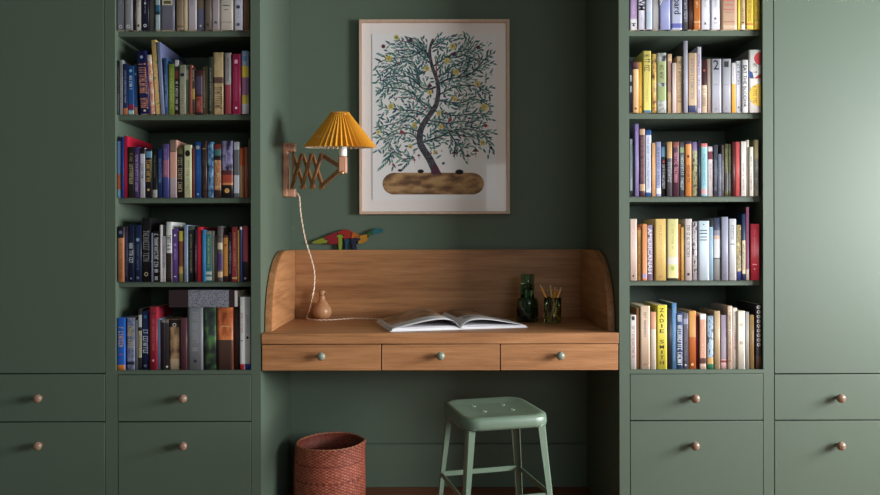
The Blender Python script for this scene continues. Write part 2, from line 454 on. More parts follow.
# ---------------------------------------------------------------- wooden bird figure
bd = .485; bx, bz = X(322, bd), ZD
M_GO = wood('figure_wood', (156, 108, 74), (188, 138, 100), 2, .35, 2)
prof = [(.012, 0), (.024, .0015), (.034, .009), (.0405, .022), (.042, .034), (.0395, .048), (.033, .061), (.024, .073), (.0165, .083), (.013, .092), (.0122, .100), (.0128, .106), (.0135, .112), (.0138, .122), (.0128, .127), (.0001, .128)]
body = smooth(MB().lathe(prof, (0, 0, 0), 40).build('wooden_bird', M_GO, None, (bx, bd, bz)))
tag(body, 'small turned wooden gourd-shaped bird figure beside the lamp flex', 'figurine')
smooth(MB().lathe([(.0055, 0), (.0045, .007), (.0001, .014)], (0,0,0), 14, None, 'x').build('beak', wood('beak_wood', (120, 72, 46), (150, 96, 64), 0, .4, 3), body, (.0105, -.004, .112)))
smooth(MB().lathe([(.0125, -.0015), (.0136, .0), (.0125, .0015)], (0,0,0), 30, None, 'z').build('neck_band', mat('neck_band_brown', (110, 66, 44), .5), body, (0, 0, .1065)))

# ---------------------------------------------------------------- jigsaw dinosaur on the back board
dn = .549
dz = zb+.0005
def J(u, v):
    x, z = X(300+u/9.78, dn), dz+(290-v)/9.78*(D0+dn)/F
    return x, z
dino = empty('dinosaur_puzzle', (J(440, 0)[0], dn, dz), 'rainbow wooden jigsaw dinosaur standing on the desk back board', 'toy')
pieces = [
 ('tail_piece', (168, 178, 48), [(112,222),(150,200),(195,182),(240,172),(236,188),(262,196),(276,206),(262,226),(200,230),(140,232)]),
 ('hip_piece', (176, 24, 44), [(244,170),(280,148),(330,128),(368,118),(366,148),(352,160),(370,176),(372,232),(330,236),(290,236),(268,226),(280,204),(264,192),(240,186)]),
 ('leg_piece', (170, 190, 60), [(372,146),(392,140),(414,146),(426,164),(412,184),(414,230),(408,290),(380,290),(376,230),(374,176),(356,158)]),
 ('back_piece', (196, 42, 30), [(370,116),(420,98),(452,90),(492,104),(512,124),(500,140),(506,158),(490,176),(474,182),(452,180),(436,190),(426,178),(430,160),(416,142),(392,136),(372,142)]),
 ('leg_piece', (28, 84, 120), [(436,194),(452,184),(474,186),(488,200),(478,216),(470,250),(470,290),(442,290),(440,240)]),
 ('shoulder_piece', (228, 120, 30), [(494,106),(530,118),(560,136),(584,150),(580,166),(560,162),(552,178),(530,174),(512,182),(496,176),(510,158),(504,142),(516,126)]),
 ('leg_piece', (34, 40, 82), [(500,180),(514,186),(530,178),(552,182),(586,178),(588,192),(566,200),(548,214),(552,250),(558,290),(520,290),(506,240),(494,200)]),
 ('chest_piece', (226, 158, 36), [(588,152),(620,146),(650,140),(664,152),(656,166),(666,180),(652,208),(620,224),(590,232),(570,230),(566,206),(590,196),(590,176),(564,180),(562,166),(584,168)]),
 ('neck_piece', (52, 104, 48), [(652,138),(676,112),(700,100),(706,114),(696,126),(708,136),(690,146),(672,160),(668,178),(660,166),(668,152)]),
 ('head_piece', (40, 128, 138), [(704,98),(740,88),(770,80),(800,84),(822,100),(812,116),(790,128),(760,132),(730,140),(712,138),(700,126),(710,114)]),
]
for (nm, col, pts) in pieces:
    q = [J(*p) for p in pts]
    mb = MB(); mb.prism(q, lambda x, z: (x, dn-.009, z), None, lambda x, z: (x, dn+.009, z))
    bmesh.ops.recalc_face_normals(mb.bm, faces=mb.bm.faces)
    es = [e_ for e_ in mb.bm.edges if abs(e_.verts[0].co.y-e_.verts[1].co.y) < 1e-6]
    bmesh.ops.bevel(mb.bm, geom=es, offset=.0011, segments=2, affect='EDGES')
    o = mb.build(nm, mat('toy_'+nm, tuple(int(c*.74) for c in col), .45), dino); o.location = -Vector(dino.location)
ex, ez = J(785, 100)
o = MB().lathe([(.0022, 0), (.0001, -.001)], (ex, dn-.009, ez), 12, None, 'y').build('eye', mat('eye_black', (20, 20, 20), .4), dino); o.location = -Vector(dino.location)

# ---------------------------------------------------------------- framed tree print
FD = .545
def A(px, py, off=0.0):
    x, z = P(px, py, FD); return Vector((x, FD+off, z))
f0, f1 = A(359.2, 20.3), A(509.6, 214)
pic = empty('framed_print', ((f0.x+f1.x)/2, .566, (f0.z+f1.z)/2), 'large framed tree print with yellow flowers hanging above the desk', 'picture')
pc = Vector(pic.location)
M_FR = wood('frame_wood', (190, 160, 138), (216, 188, 168), 2, .45, 2)
fw = .0125
mb = MB()
x0, x1, z0, z1 = f0.x, f1.x, f1.z, f0.z
ya, yb = .530, .565
for (a, b, c, d) in ((x0, x0+fw, z0, z1), (x1-fw, x1, z0, z1), (x0+fw, x1-fw, z0, z0+fw), (x0+fw, x1-fw, z1-fw, z1)):
    mb.box(a, b, ya, yb, c, d, M_FR, .001)
o = mb.build('frame', M_FR, pic); o.location = -pc
M_MAT = mat('mount_cream', (240, 232, 230), .85, .1)
o = MB().box(x0+fw, x1-fw, .548, .562, z0+fw, z1-fw, M_MAT).build('mount', M_MAT, pic); o.location = -pc
o = MB().box(x0+fw, x1-fw, .5365, .5385, z0+fw, z1-fw).build('glass_pane', glassmat('picture_glass', (1,1,1), .10), pic); o.location = -pc
M_SHEET = mat('print_sheet', (238, 236, 238), .85, .1)
p0, p1 = A(371.8, 33.8), A(496.5, 200)
sheet = MB().box(p0.x, p1.x, .5462, .548, p1.z, p0.z, M_SHEET).build('print', M_SHEET, pic); sheet.location = -pc
rnd = random.Random(7)
class Art:
    def __init__(s): s.mb = MB(); s.y = .5460
    def poly(s, pts, m, lay=0):
        s.mb.prism([(p[0], p[1]) for p in pts], lambda a, b: (A(a, b).x, s.y-.00012*lay, A(a, b).z), m)
    def disc(s, x, y, r, m, lay=0, n=9, sq=1.0): s.poly([(x+r*math.cos(2*PI*k/n), y+sq*r*math.sin(2*PI*k/n)) for k in range(n)], m, lay)
    def ribbon(s, pts, ws, m, lay=0):
        l, r = [], []
        for i, p in enumerate(pts):
            t = Vector(pts[min(i+1, len(pts)-1)])-Vector(pts[max(i-1, 0)]); t.normalize()
            w = ws[0]+(ws[1]-ws[0])*i/(len(pts)-1)
            l.append((p[0]-t.y*w/2, p[1]+t.x*w/2)); r.append((p[0]+t.y*w/2, p[1]-t.x*w/2))
        for i in range(len(pts)-1): s.poly([l[i], l[i+1], r[i+1], r[i]], m, lay)
art = Art()
ink = lambda n, c: mat('ink_'+n, c, .85, .1)
I_TR = noisy('ink_trunk', [(38, 40, 48), (92, 92, 100)], 90, .85); I_BR = ink('branch', (58, 58, 66)); I_RB = ink('red_branch', (150, 84, 84))
I_L = [ink('leaf%d' % i, c) for i, c in enumerate([(66, 116, 116), (92, 140, 136), (60, 98, 108), (130, 164, 152)])]
I_Y = ink('yellow', (234, 214, 120)); I_Y2 = ink('yellow2', (236, 222, 150)); I_B = ink('blue', (58, 72, 116)); I_R = ink('red', (160, 66, 72)); I_K = ink('black', (40, 38, 44)); I_P = ink('plum', (92, 58, 74))
I_SO = noisy('ink_soil', [(104, 74, 50), (150, 114, 78), (182, 146, 102)], 16, .85, 1.0, (1, 1, 2.2))
c2 = lambda u, v: (350+u/4.95, 10+v/4.95)
c3 = lambda u, v: (350+u/4.5, 110+v/4.5)
# soil
sx0, sx1, sy0, sy1 = 382.5, 484, 172.8, 194.6
rr = (sy1-sy0)/2; pts = []
for k in range(25):
    a = PI/2+PI*k/24; pts.append((sx0+rr*1.1+rr*1.1*math.cos(a), (sy0+sy1)/2-rr*math.sin(a)+rnd.uniform(-.2, .2)))
for k in range(25):
    a = -PI/2+PI*k/24; pts.append((sx1-rr*1.1+rr*1.1*math.cos(a), (sy0+sy1)/2-rr*math.sin(a)+rnd.uniform(-.2, .2)))
art.poly(pts, I_SO, 0)
def sp2(pts, n=5): return [(p.x, p.y) for p in spline([Vector((a, b, 0)) for a, b in pts], n)]
trunk = [(436.5,173.5),(433,166),(429,158),(422.5,148),(419.8,141),(420.7,130),(426.7,119),(433,110),(436,105),(438,96),(438.3,88),(436.6,78.7),(432,66),(429.8,54),(430.5,46),(433,39)]
tr = sp2(trunk, 4)
art.ribbon(tr, (8.0, 2.2), I_TR, 3)
art.poly([(430.5,173.8),(433,165),(437,165),(441.5,173.8)], I_P, 4)
br = [[c2(425,380),c2(390,392),c2(345,375),c2(330,290),c2(300,255),c2(240,262),c2(150,310)],
 [c2(405,270),c2(370,240),c2(310,200),c2(220,200)], [c2(398,240),c2(360,190),c2(335,140)], [c2(410,280),c2(470,240),c2(540,232),c2(590,200),c2(625,150)],
 [c2(430,370),c2(490,340),c2(560,330),c2(620,300),c2(660,250),c2(700,215)], [c2(435,330),c2(480,310),c2(560,300),c2(600,270)], [c2(440,420),c2(520,380),c2(620,375),c2(700,425)],
 [c2(425,495),c2(350,450),c2(290,400),c2(200,385),c2(135,400)], [c2(340,370),c2(290,330),c2(210,330),c2(150,352)], [c2(400,180),c2(430,130)], [c2(405,190),c2(450,160),c2(492,130)],
 [c2(395,220),c2(300,165),c2(230,150)], [c3(352,30),c3(300,5),c3(220,0),c3(130,-15)], [c3(320,65),c3(270,30),c3(200,60),c3(108,80)], [c3(308,135),c3(270,105),c3(200,108),c3(150,140)],
 [c3(318,148),c3(400,122),c3(470,90),c3(560,90),c3(640,135)], [c3(385,5),c3(470,25),c3(560,15),c3(640,20)], [c3(450,105),c3(480,150),c3(510,178)], [c3(235,205),c3(190,190),c3(165,240)], [c3(290,215),c3(230,220),c3(200,190)],
 [c2(380,300),c2(330,320),c2(260,300),c2(190,290)], [c2(470,300),c2(540,265),c2(600,240),c2(690,250)], [c2(430,300),c2(500,220),c2(560,200),c2(600,150)], [c2(360,200),c2(300,230),c2(200,240),c2(140,260)], [c2(450,450),c2(540,460),c2(620,440),c2(700,480)], [c2(350,400),c2(270,360),c2(180,370)], [c3(320,100),c3(240,80),c3(160,110),c3(120,60)], [c3(360,110),c3(430,90),c3(520,120),c3(600,110)], [c2(390,240),c2(350,160),c2(270,130)],
 [c3(350,45),c3(440,60),c3(500,50),c3(560,60)], [c3(345,60),c3(400,70),c3(440,80)]]
rb_ = [[c2(380,490),c2(320,440),c2(235,432)], [c2(430,330),c2(425,260),c2(420,230)], [c2(500,440),c2(540,400)]]
occupied = []
def leafat(x, y, a, l, w, m, lay=2):
    mx, my = x+math.cos(a)*l/2, y+math.sin(a)*l/2
    if any((mx-p)**2+(my-q)**2 < 7.4 for p, q in occupied) or any((mx-p)**2+(my-q)**2 < 14 for p, q in tr): return
    occupied.append((mx, my))
    ca, sa = math.cos(a), math.sin(a)
    q = [(0,0),(.3,.5),(.65,.45),(1,0),(.65,-.45),(.3,-.5)]
    art.poly([(x+ca*l*u-sa*w*v, y+sa*l*u+ca*w*v) for u, v in q], m, lay)
def inside(x, y): return 374.5 < x < 493.5 and 36 < y < 167
for bi, b in enumerate(br+rb_):
    s = sp2(b, 7)
    red = bi >= len(br)
    art.ribbon(s, (2.0 if bi in (0, 4, 7, 15) else 1.5, .8), I_RB if red else I_BR, 1)
    if red: continue
    for i in range(1, len(s)-1):
        x, y = s[i]; t = math.atan2(s[i+1][1]-s[i-1][1], s[i+1][0]-s[i-1][0])
        for sd in (-1, 1):
            if rnd.random() < .9:
                a = t+sd*rnd.uniform(.5, .95); l = rnd.uniform(3.6, 6.2)
                xx, yy = x+rnd.uniform(-.5, .5), y+rnd.uniform(-.5, .5)
                if inside(xx+l*math.cos(a), yy+l*math.sin(a)):
                    # twig with small leaves
                    if rnd.random() < .40:
                        tl = rnd.uniform(8, 13); ex_, ey_ = xx+tl*math.cos(a), yy+tl*math.sin(a)
                        if inside(ex_, ey_):
                            art.ribbon([(xx, yy), (ex_, ey_)], (.5, .3), I_L[2], 1)
                            for q in (.25, .5, .75, 1.0):
                                for s2 in (-1, 1):
                                    leafat(xx+(ex_-xx)*q, yy+(ey_-yy)*q, a+s2*.6*(1-.4*q), rnd.uniform(4.4, 6.6), 1.7, rnd.choice(I_L), 2)
                    else: leafat(xx, yy, a, l*1.3, 2.0, rnd.choice(I_L), 2)
fl = [c2(u, v) for u, v in ((230,135),(192,238),(380,290),(510,180),(480,250),(525,308),(632,365),(395,408),(518,440),(203,478),(665,480))]+[c3(u, v) for u, v in ((290,68),(128,100),(410,75),(400,15),(272,165),(598,148),(385,190))]
for i, (x, y) in enumerate(fl):
    r = rnd.uniform(2.3, 3.3) if i < 11 else rnd.uniform(1.9, 2.6)
    for k in range(5):
        a = 2*PI*k/5+i; art.disc(x+r*.55*math.cos(a), y+r*.55*math.sin(a), r*.55, I_Y if i % 3 else I_Y2, 5, 8)
    art.disc(x, y, r*.35, I_Y2 if i % 3 else I_Y, 6, 7)
    for k in range(3): art.disc(x+rnd.uniform(-.8, .8), y+rnd.uniform(-.8, .8), .38, I_K, 7, 6)
for (u, v) in ((300,150),(165,180),(635,185),(395,375),(515,218),): art.disc(*c2(u, v), 2.1, I_P, 5, 8)
for (u, v) in ((450,45),(610,70),(235,100)): art.disc(*c3(u, v), 1.9, I_R, 5, 8)
for k in range(150):
    x, y = rnd.uniform(376, 492), rnd.uniform(37, 160)
    art.disc(x, y, rnd.choice((.5, .7, .9)), rnd.choice((I_B, I_B, I_L[2], I_P, I_R)), 6, 7)
for k in range(420):
    x, y = rnd.uniform(377, 491), rnd.uniform(40, 155)
    leafat(x, y, rnd.uniform(0, 2*PI), rnd.uniform(5.0, 7.6), 1.9, rnd.choice(I_L), 2)
for (u, v, s, m) in ((310,205,1,I_P),(290,225,.9,I_R),(195,247,1,I_R),(470,195,1.7,I_P),(530,208,1.5,I_P),(565,185,1.8,I_P)):
    x, y = c3(u, v)
    art.poly([(x-2.0*s, y+.6), (x, y-1.8*s), (x+2.0*s, y+.6)], m, 6)
    art.ribbon([(x, y), (x+.3, y+3.6*s)], (.5, .4), I_P, 5)
for (u, v) in ((420,240),(635,170)): art.disc(*c3(u, v), 1.6, I_B if u == 420 else I_K, 6, 5)
for (u, v, r) in ((225,272,2.2),(318,276,3.2),(492,279,4.2)): art.disc(*c3(u, v), r, I_K, 6, 12, .62)
for x in (371.9,): art.ribbon([(x, 34), (x+.3, 199.5)], (.35, .35), ink('edge', (150, 140, 136)), 1)
o = art.mb.build('tree_artwork', None, sheet, None, False)

# ---------------------------------------------------------------- open book on the desk
ang = math.radians(13.5)
ob = empty('open_book', (0, 0, 0), 'large open illustrated book lying on the oak desktop', 'book')
ob.location = (-.156, .034, ZD+.0005); ob.rotation_euler = (0, 0, ang)
W_, Hh = .277, .350
M_COV = mat('open_book_cover', (206, 204, 206), .6)
mb = MB(); mb.box(0, W_, 0, Hh, 0, .003, M_COV, .0008); mb.box(W_+.004, 2*W_, 0, Hh, 0, .003, M_COV, .0008); mb.box(W_, W_+.004, 0, Hh, 0, .002, M_COV)
mb.build('cover', M_COV, ob)
M_PG = mat('open_pages', (206, 204, 208), .7, .2)
M_PHOTO = noisy('printed_photo', [(92, 66, 50), (146, 114, 88), (178, 158, 142)], 9, .35)
M_PHOTO2 = noisy('printed_photo_pale', [(120, 116, 118), (196, 190, 188), (214, 210, 208)], 7, .35)
gm = W_+.002
def hL(t, th, arch):    # t 0 gutter..1 fore edge ; height of a page surface
    return .003+th*(1-max(0, 1-t*7)**2)*(1-.35*t)+arch*math.sin(PI*min(1, t**.62))*(1-t*.25)
def pageblock(sgn, th, name):
    mb = MB(); n = 14; v = []
    for i in range(n+1):
        t = i/n; x = gm+sgn*t*(W_-.006)
        v.append([mb.bm.verts.new((x, y, z)) for y in (.005, Hh-.005) for z in (.003, hL(t, th, 0))])
    for i in range(n):
        a, b = v[i], v[i+1]
        mb.face([a[0], a[1], b[1], b[0]], M_PG); mb.face([a[2], b[2], b[3], a[3]], M_PG); mb.face([a[1], a[3], b[3], b[1]], M_PG, True); mb.face([a[0], b[0], b[2], a[2]], M_PG)
    mb.face(v[-1][:2]+[v[-1][3], v[-1][2]], M_PG); mb.face(v[0][:2]+[v[0][3], v[0][2]], M_PG)
    return mb.build(name, M_PG, ob)
pageblock(-1, .008, 'page_block'); pageblock(1, .006, 'page_block')
def leafpage(sgn, th, arch, mats, name, back=1.0):
    mb = MB(); n, k = 22, 10; g = []; th2 = .0008
    for i in range(n+1):
        t = i/n; x = gm+sgn*t*(W_-.007)*back; row = []
        for j in range(k+1):
            y = .005+(Hh-.010)*j/k
            z = hL(t, th, arch*(.84+.30*j/k))+.0012
            row.append((mb.bm.verts.new((x, y, z)), mb.bm.verts.new((x, y, z-th2))))
        g.append(row)
    for i in range(n):
        for j in range(k):
            m = mats(i/n, j/k)
            mb.face([g[i][j][0], g[i+1][j][0], g[i+1][j+1][0], g[i][j+1][0]], m, True)
            mb.face([g[i][j][1], g[i][j+1][1], g[i+1][j+1][1], g[i+1][j][1]], M_PG, True)
    for i in range(n):
        for j in (0, k): mb.face([g[i][j][0], g[i][j][1], g[i+1][j][1], g[i+1][j][0]], M_PG)
    for j in range(k): mb.face([g[n][j][0], g[n][j][1], g[n][j+1][1], g[n][j+1][0]], M_PG)
    return mb.build(name, None, ob)
leafpage(-1, .0082, .040, lambda t, s: M_PHOTO if (s > .22 and .08 < t < .95) else M_PG, 'open_page')
leafpage(-1, .0081, .003, lambda t, s: M_PHOTO2 if (s > .3) else M_PG, 'open_page', .985)
leafpage(1, .0062, .036, lambda t, s: M_PHOTO if (s > .35 and .05 < t < .9) else (M_PHOTO2 if s > .1 and .1 < t < .9 else M_PG), 'open_page')
leafpage(1, .0060, .005, lambda t, s: M_PG, 'open_page', .985)

# ---------------------------------------------------------------- green glass carafe, tumbler, pencils
def green_glass(name, col):
    m = bpy.data.materials.new(name); m.use_nodes = True; b = m.node_tree.nodes['Principled BSDF']
    b.inputs['Base Color'].default_value = (*col, 1); b.inputs['Transmission Weight'].default_value = 1.0
    b.inputs['Roughness'].default_value = 0.03; b.inputs['IOR'].default_value = 1.45
    return m
M_GG = green_glass('bottle_green_glass', (.22, .46, .24)); M_GG2 = green_glass('olive_green_glass', (.46, .62, .30))
def vessel(prof_out, wall, name, m, parent, base=.006):
    inner = [(max(r-wall, .0005), h) for r, h in prof_out if h > base][::-1]
    prof = [(.0002, 0)]+prof_out+inner+[(.0002, base)]
    return smooth(MB().lathe(prof, (0,0,0), 40, None, 'z', False).build(name, m, parent))
kd = .375
car = empty('carafe', (X(527.2, kd), kd, ZD+.0003), 'dark green glass bedside carafe capped by its upturned tumbler', 'carafe')
vessel([(.040, 0), (.0455, .003), (.0465, .010), (.0465, .080), (.0452, .090), (.040, .0985), (.031, .1035), (.0195, .1065), (.018, .124), (.018, .160)], .003, 'bottle', M_GG, car)
tb = vessel([(.0275, 0), (.0295, .002), (.0295, .0985)], .0022, 'tumbler', M_GG, car); tb.rotation_euler = (PI, 0, 0); tb.location = (0, 0, .2035)
cd = .315
cup = empty('pencil_glass', (X(552.5, cd), cd, ZD+.0003), 'short olive green glass tumbler holding the pencils beside the carafe', 'glass')
vessel([(.031, 0), (.035, .002), (.036, .006), (.036, .108)], .0025, 'tumbler_body', M_GG2, cup, .008)
cx, cy, cz = X(552.5, cd), cd, ZD+.0085
pc_ = [((539.8, 283.5), (.018, .009), (240, 170, 70), 'amber pencil leaning furthest left in the green glass'), ((549.8, 283), (.006, -.0095), (196, 166, 96), 'dull yellow pencil standing second from left in the glass'),
       ((555.3, 285.5), (-.004, -.0002), (244, 138, 44), 'orange pencil standing near upright in the green glass'), ((561, 285.6), (-.016, -.0190), (244, 176, 96), 'pale orange pencil leaning right in the green glass'),
       ((558.5, 288.5), (-.010, .0190), (205, 175, 70), 'short yellow pencil between the two right-hand pencils')]
for (tp, (ox, oy), col, lab) in pc_:
    a = Vector((cx+ox, cy+oy, cz+.004)); tx, tz = P(tp[0], tp[1], cd)
    b = Vector((tx, cy+oy*.9, tz)); d = (b-a); Ln = d.length
    q = empty('pencil', a, lab, 'pencil', 'pencils in the green glass'); q.rotation_mode = 'QUATERNION'; q.rotation_quaternion = d.to_track_quat('Z', 'Y')
    r = .0042
    MB().lathe([(r, 0), (r, Ln-.020)], (0,0,0), 6).build('barrel', mat('pencil_paint', col, .4), q)
    MB().lathe([(r, Ln-.020), (.0011, Ln-.005)], (0,0,0), 12).build('sharpened_cone', mat('pencil_wood', (222, 184, 138), .7), q)
    MB().lathe([(.0011, Ln-.005), (.0002, Ln)], (0,0,0), 8).build('lead', mat('lead', (50, 48, 48), .4), q)

# ---------------------------------------------------------------- woven basket
bk = .315; bx = X(329.6, bk); rimz = Z(441.5, bk)
M_BK = bpy.data.materials.new('woven_terracotta'); M_BK.use_nodes = True
nt = M_BK.node_tree; b = nt.nodes['Principled BSDF']
tc = nt.nodes.new('ShaderNodeTexCoord'); n = nt.nodes.new('ShaderNodeTexNoise'); n.inputs['Scale'].default_value = 120; n.inputs['Detail'].default_value = 2
r = nt.nodes.new('ShaderNodeValToRGB'); r.color_ramp.elements[0].position = .3; r.color_ramp.elements[0].color = (*lin((92, 38, 28)), 1); r.color_ramp.elements[1].position = .7; r.color_ramp.elements[1].color = (*lin((150, 70, 50)), 1)
nt.links.new(tc.outputs['Object'], n.inputs['Vector']); nt.links.new(n.outputs['Fac'], r.inputs['Fac']); nt.links.new(r.outputs['Color'], b.inputs['Base Color']); b.inputs['Roughness'].default_value = .65
M_BKL = noisy('woven_terracotta_lit', [(150, 74, 54), (196, 112, 84)], 60, .6)  # lit copy of the terracotta: light on raised strands put into the colour
bas = empty('woven_basket', (bx, bk, 0), 'round woven terracotta basket standing in the kneehole left of the stool', 'basket')
mb = MB(); N, H_ = 144, 92
rw = lambda t: .1445-.006*t+.005*math.sin(PI*t)      # radius, t: 0 base..1 rim
def rimtilt(a): return .002*math.cos(a)+.003*max(0, math.cos(a-.0))**14
rows = []
for j in range(H_+1):
    t = j/H_; row = []
    for k in range(N):
        a = 2*PI*k/N
        wv = .0016*math.sin(k*PI/2+(j % 2)*PI) if True else 0
        wv = .0022*(-1 if ((k//2+j//2) % 2) else 1)
        rr_ = rw(t)+wv+.0025*math.cos(3*a+2)*t+(.012*max(0, math.cos(a))**20*t**6)
        row.append(mb.bm.verts.new((rr_*math.cos(a), rr_*math.sin(a), .003+t*(rimz-.003)+rimtilt(a)*t)))
    rows.append(row)
for j in range(H_):
    for k in range(N): mb.face([rows[j][k], rows[j][(k+1) % N], rows[j+1][(k+1) % N], rows[j+1][k]], M_BKL if ((k//2+j//2) % 2 == 0 and j % 23 > 1) else M_BK, True)  # raised cells get the lit colour, recesses the shaded one
inn = []
for j in (H_, H_*3//4, H_//2, H_//4, 2):
    t = j/H_; inn.append([mb.bm.verts.new(((rw(t)-.007)*math.cos(2*PI*k/N), (rw(t)-.007)*math.sin(2*PI*k/N), .003+t*(rimz-.003)+rimtilt(2*PI*k/N)*t)) for k in range(N)])
seq = [rows[-1]]+inn
for i in range(len(seq)-1):
    for k in range(N): mb.face([seq[i][k], seq[i][(k+1) % N], seq[i+1][(k+1) % N], seq[i+1][k]], M_BK, True)
mb.face(inn[-1], M_BK); mb.face(rows[0][::-1], M_BK)
mb.build('basket_wall', M_BK, bas)
mb = MB()
rp = []
for k in range(145):
    a = 2*PI*k/144; q = rw(1)-.003+.0025*math.cos(3*a+2)+.010*max(0, math.cos(a))**20
    rp.append((q*math.cos(a), q*math.sin(a), rimz+rimtilt(a)+.001))
for ph in (0, PI):
    mb.tube([(p[0]*(1+.013*math.cos(i*.9+ph)), p[1]*(1+.013*math.cos(i*.9+ph)), p[2]+.002*math.sin(i*.9+ph)) for i, p in enumerate(rp)], .0026, 6)
mb.build('braided_rim', noisy('rim_weave', [(150, 84, 60), (206, 140, 108)], 130, .65), bas)

# ---------------------------------------------------------------- metal stool
M_ST = mat('stool_enamel', (94, 112, 96), .38, .5, 0, 1.0, (60, .05))
sc = Vector((.222, -.130, 0)); sa = math.radians(14); SH = .519
stl = empty('metal_stool', sc, 'sage green metal workshop stool under the desk', 'stool'); stl.rotation_euler = (0, 0, sa)
SW = .1535
def rsq(hw, r, n=7):
    out = []
    for (cx_, cy_, a0) in ((hw-r, hw-r, 0), (-hw+r, hw-r, PI/2), (-hw+r, -hw+r, PI), (hw-r, -hw+r, 3*PI/2)):
        for i in range(n+1):
            a = a0+PI/2*i/n; out.append((cx_+r*math.cos(a), cy_+r*math.sin(a)))
    return out
mb = MB(); lv = [(SW+.001, .060, -.040), (SW+.0035, .060, -.030), (SW+.002, .060, -.010), (SW-.002, .060, -.002), (SW-.009, .056, .0015), (SW-.020, .050, .0008), (SW-.05, .030, -.004), (.06, .02, -.006), (.02, .008, -.0065)]
rings = [[mb.bm.verts.new((x, y, SH+h)) for x, y in rsq(hw, r)] for hw, r, h in lv]
NR = len(rings[0])
for i in range(len(rings)-1):
    for k in range(NR): mb.face([rings[i][k], rings[i][(k+1) % NR], rings[i+1][(k+1) % NR], rings[i+1][k]], M_ST, True)
mb.face(rings[-1], M_ST)
ir = [[mb.bm.verts.new((x, y, SH+h)) for x, y in rsq(hw, r)] for hw, r, h in ((SW-.0015, .048, -.040), (SW-.0015, .048, -.004), (.02, .01, -.009))]
sq = [rings[0]]+ir
for i in range(len(sq)-1):
    for k in range(NR): mb.face([sq[i][k], sq[i+1][k], sq[i+1][(k+1) % NR], sq[i][(k+1) % NR]], M_ST, True)
mb.face(ir[-1][::-1], M_ST)
mb.build('seat', M_ST, stl)
for (gx_, gy_) in ((-.058, .055), (.052, .050), (-.044, -.030), (.060, -.030)):
    h = SH-.0052
    g_ = smooth(MB().lathe([(.0085, -.002), (.0082, .0003), (.007, .0012), (.0052, .0006), (.0050, -.001)], (gx_, gy_, h), 20, None, 'z', False).build('seat_grommet', mat('pale_enamel', (120, 136, 120), .35), stl))  # rim enamel a little paler than the seat
    MB().lathe([(.0050, .0), (.0001, .0001)], (gx_, gy_, h-.0004), 16, None, 'z', False).build('hole_shade', M_DARK, g_)  # no opening: dark disc painting the shade inside a hole
top_o, bot_o = SW-.013, SW+.022
for (ix, iy) in ((-1, -1), (1, -1), (-1, 1), (1, 1)):
    mb = MB(); prev = None
    for (o_, z, w_) in ((top_o, SH-.035, .029), (top_o+.006, SH-.12, .026), ((top_o+bot_o)/2, SH*.5, .022), (bot_o, 0.004, .019)):
        t = .0022
        L_ = [(0, 0), (-w_, 0), (-w_, -t), (-w_*.5, -t*1.0), (-t*2.2, -t*2.2), (-t, -w_), (0, -w_)]
        # chamfered outer corner
        L_ = [(-.006, 0), (-w_, 0), (-w_, -t), (-.006-t, -t), (-t, -.006-t), (-t, -w_), (0, -w_), (0, -.006)]
        ring_ = [mb.bm.verts.new(((o_+x)*ix, (o_+y)*iy, z)) for x, y in L_]
        if prev:
            for k in range(len(ring_)): mb.face([prev[k], prev[(k+1) % len(ring_)], ring_[(k+1) % len(ring_)], ring_[k]], M_ST)
        else: mb.face(ring_, M_ST)
        prev = ring_
    mb.face(prev, M_ST)
    lg = mb.build('leg', M_ST, stl)
    MB().box((bot_o-.016)*ix, (bot_o+.003)*ix, (bot_o-.016)*iy, (bot_o+.003)*iy, 0, .010, mat('rubber', (30, 30, 30), .7)).build('rubber_foot', None, lg)
zr = .245; q_ = top_o+(bot_o-top_o)*(1-zr/SH)*.98-.006
for (a, b) in (((-1,-1),(1,-1)), ((1,-1),(1,1)), ((1,1),(-1,1)), ((-1,1),(-1,-1))):
    MB().bar((a[0]*q_, a[1]*q_, zr), (b[0]*q_, b[1]*q_, zr), .006, .018, M_ST, (0, 0, 1), .0015).build('stretcher', M_ST, stl)
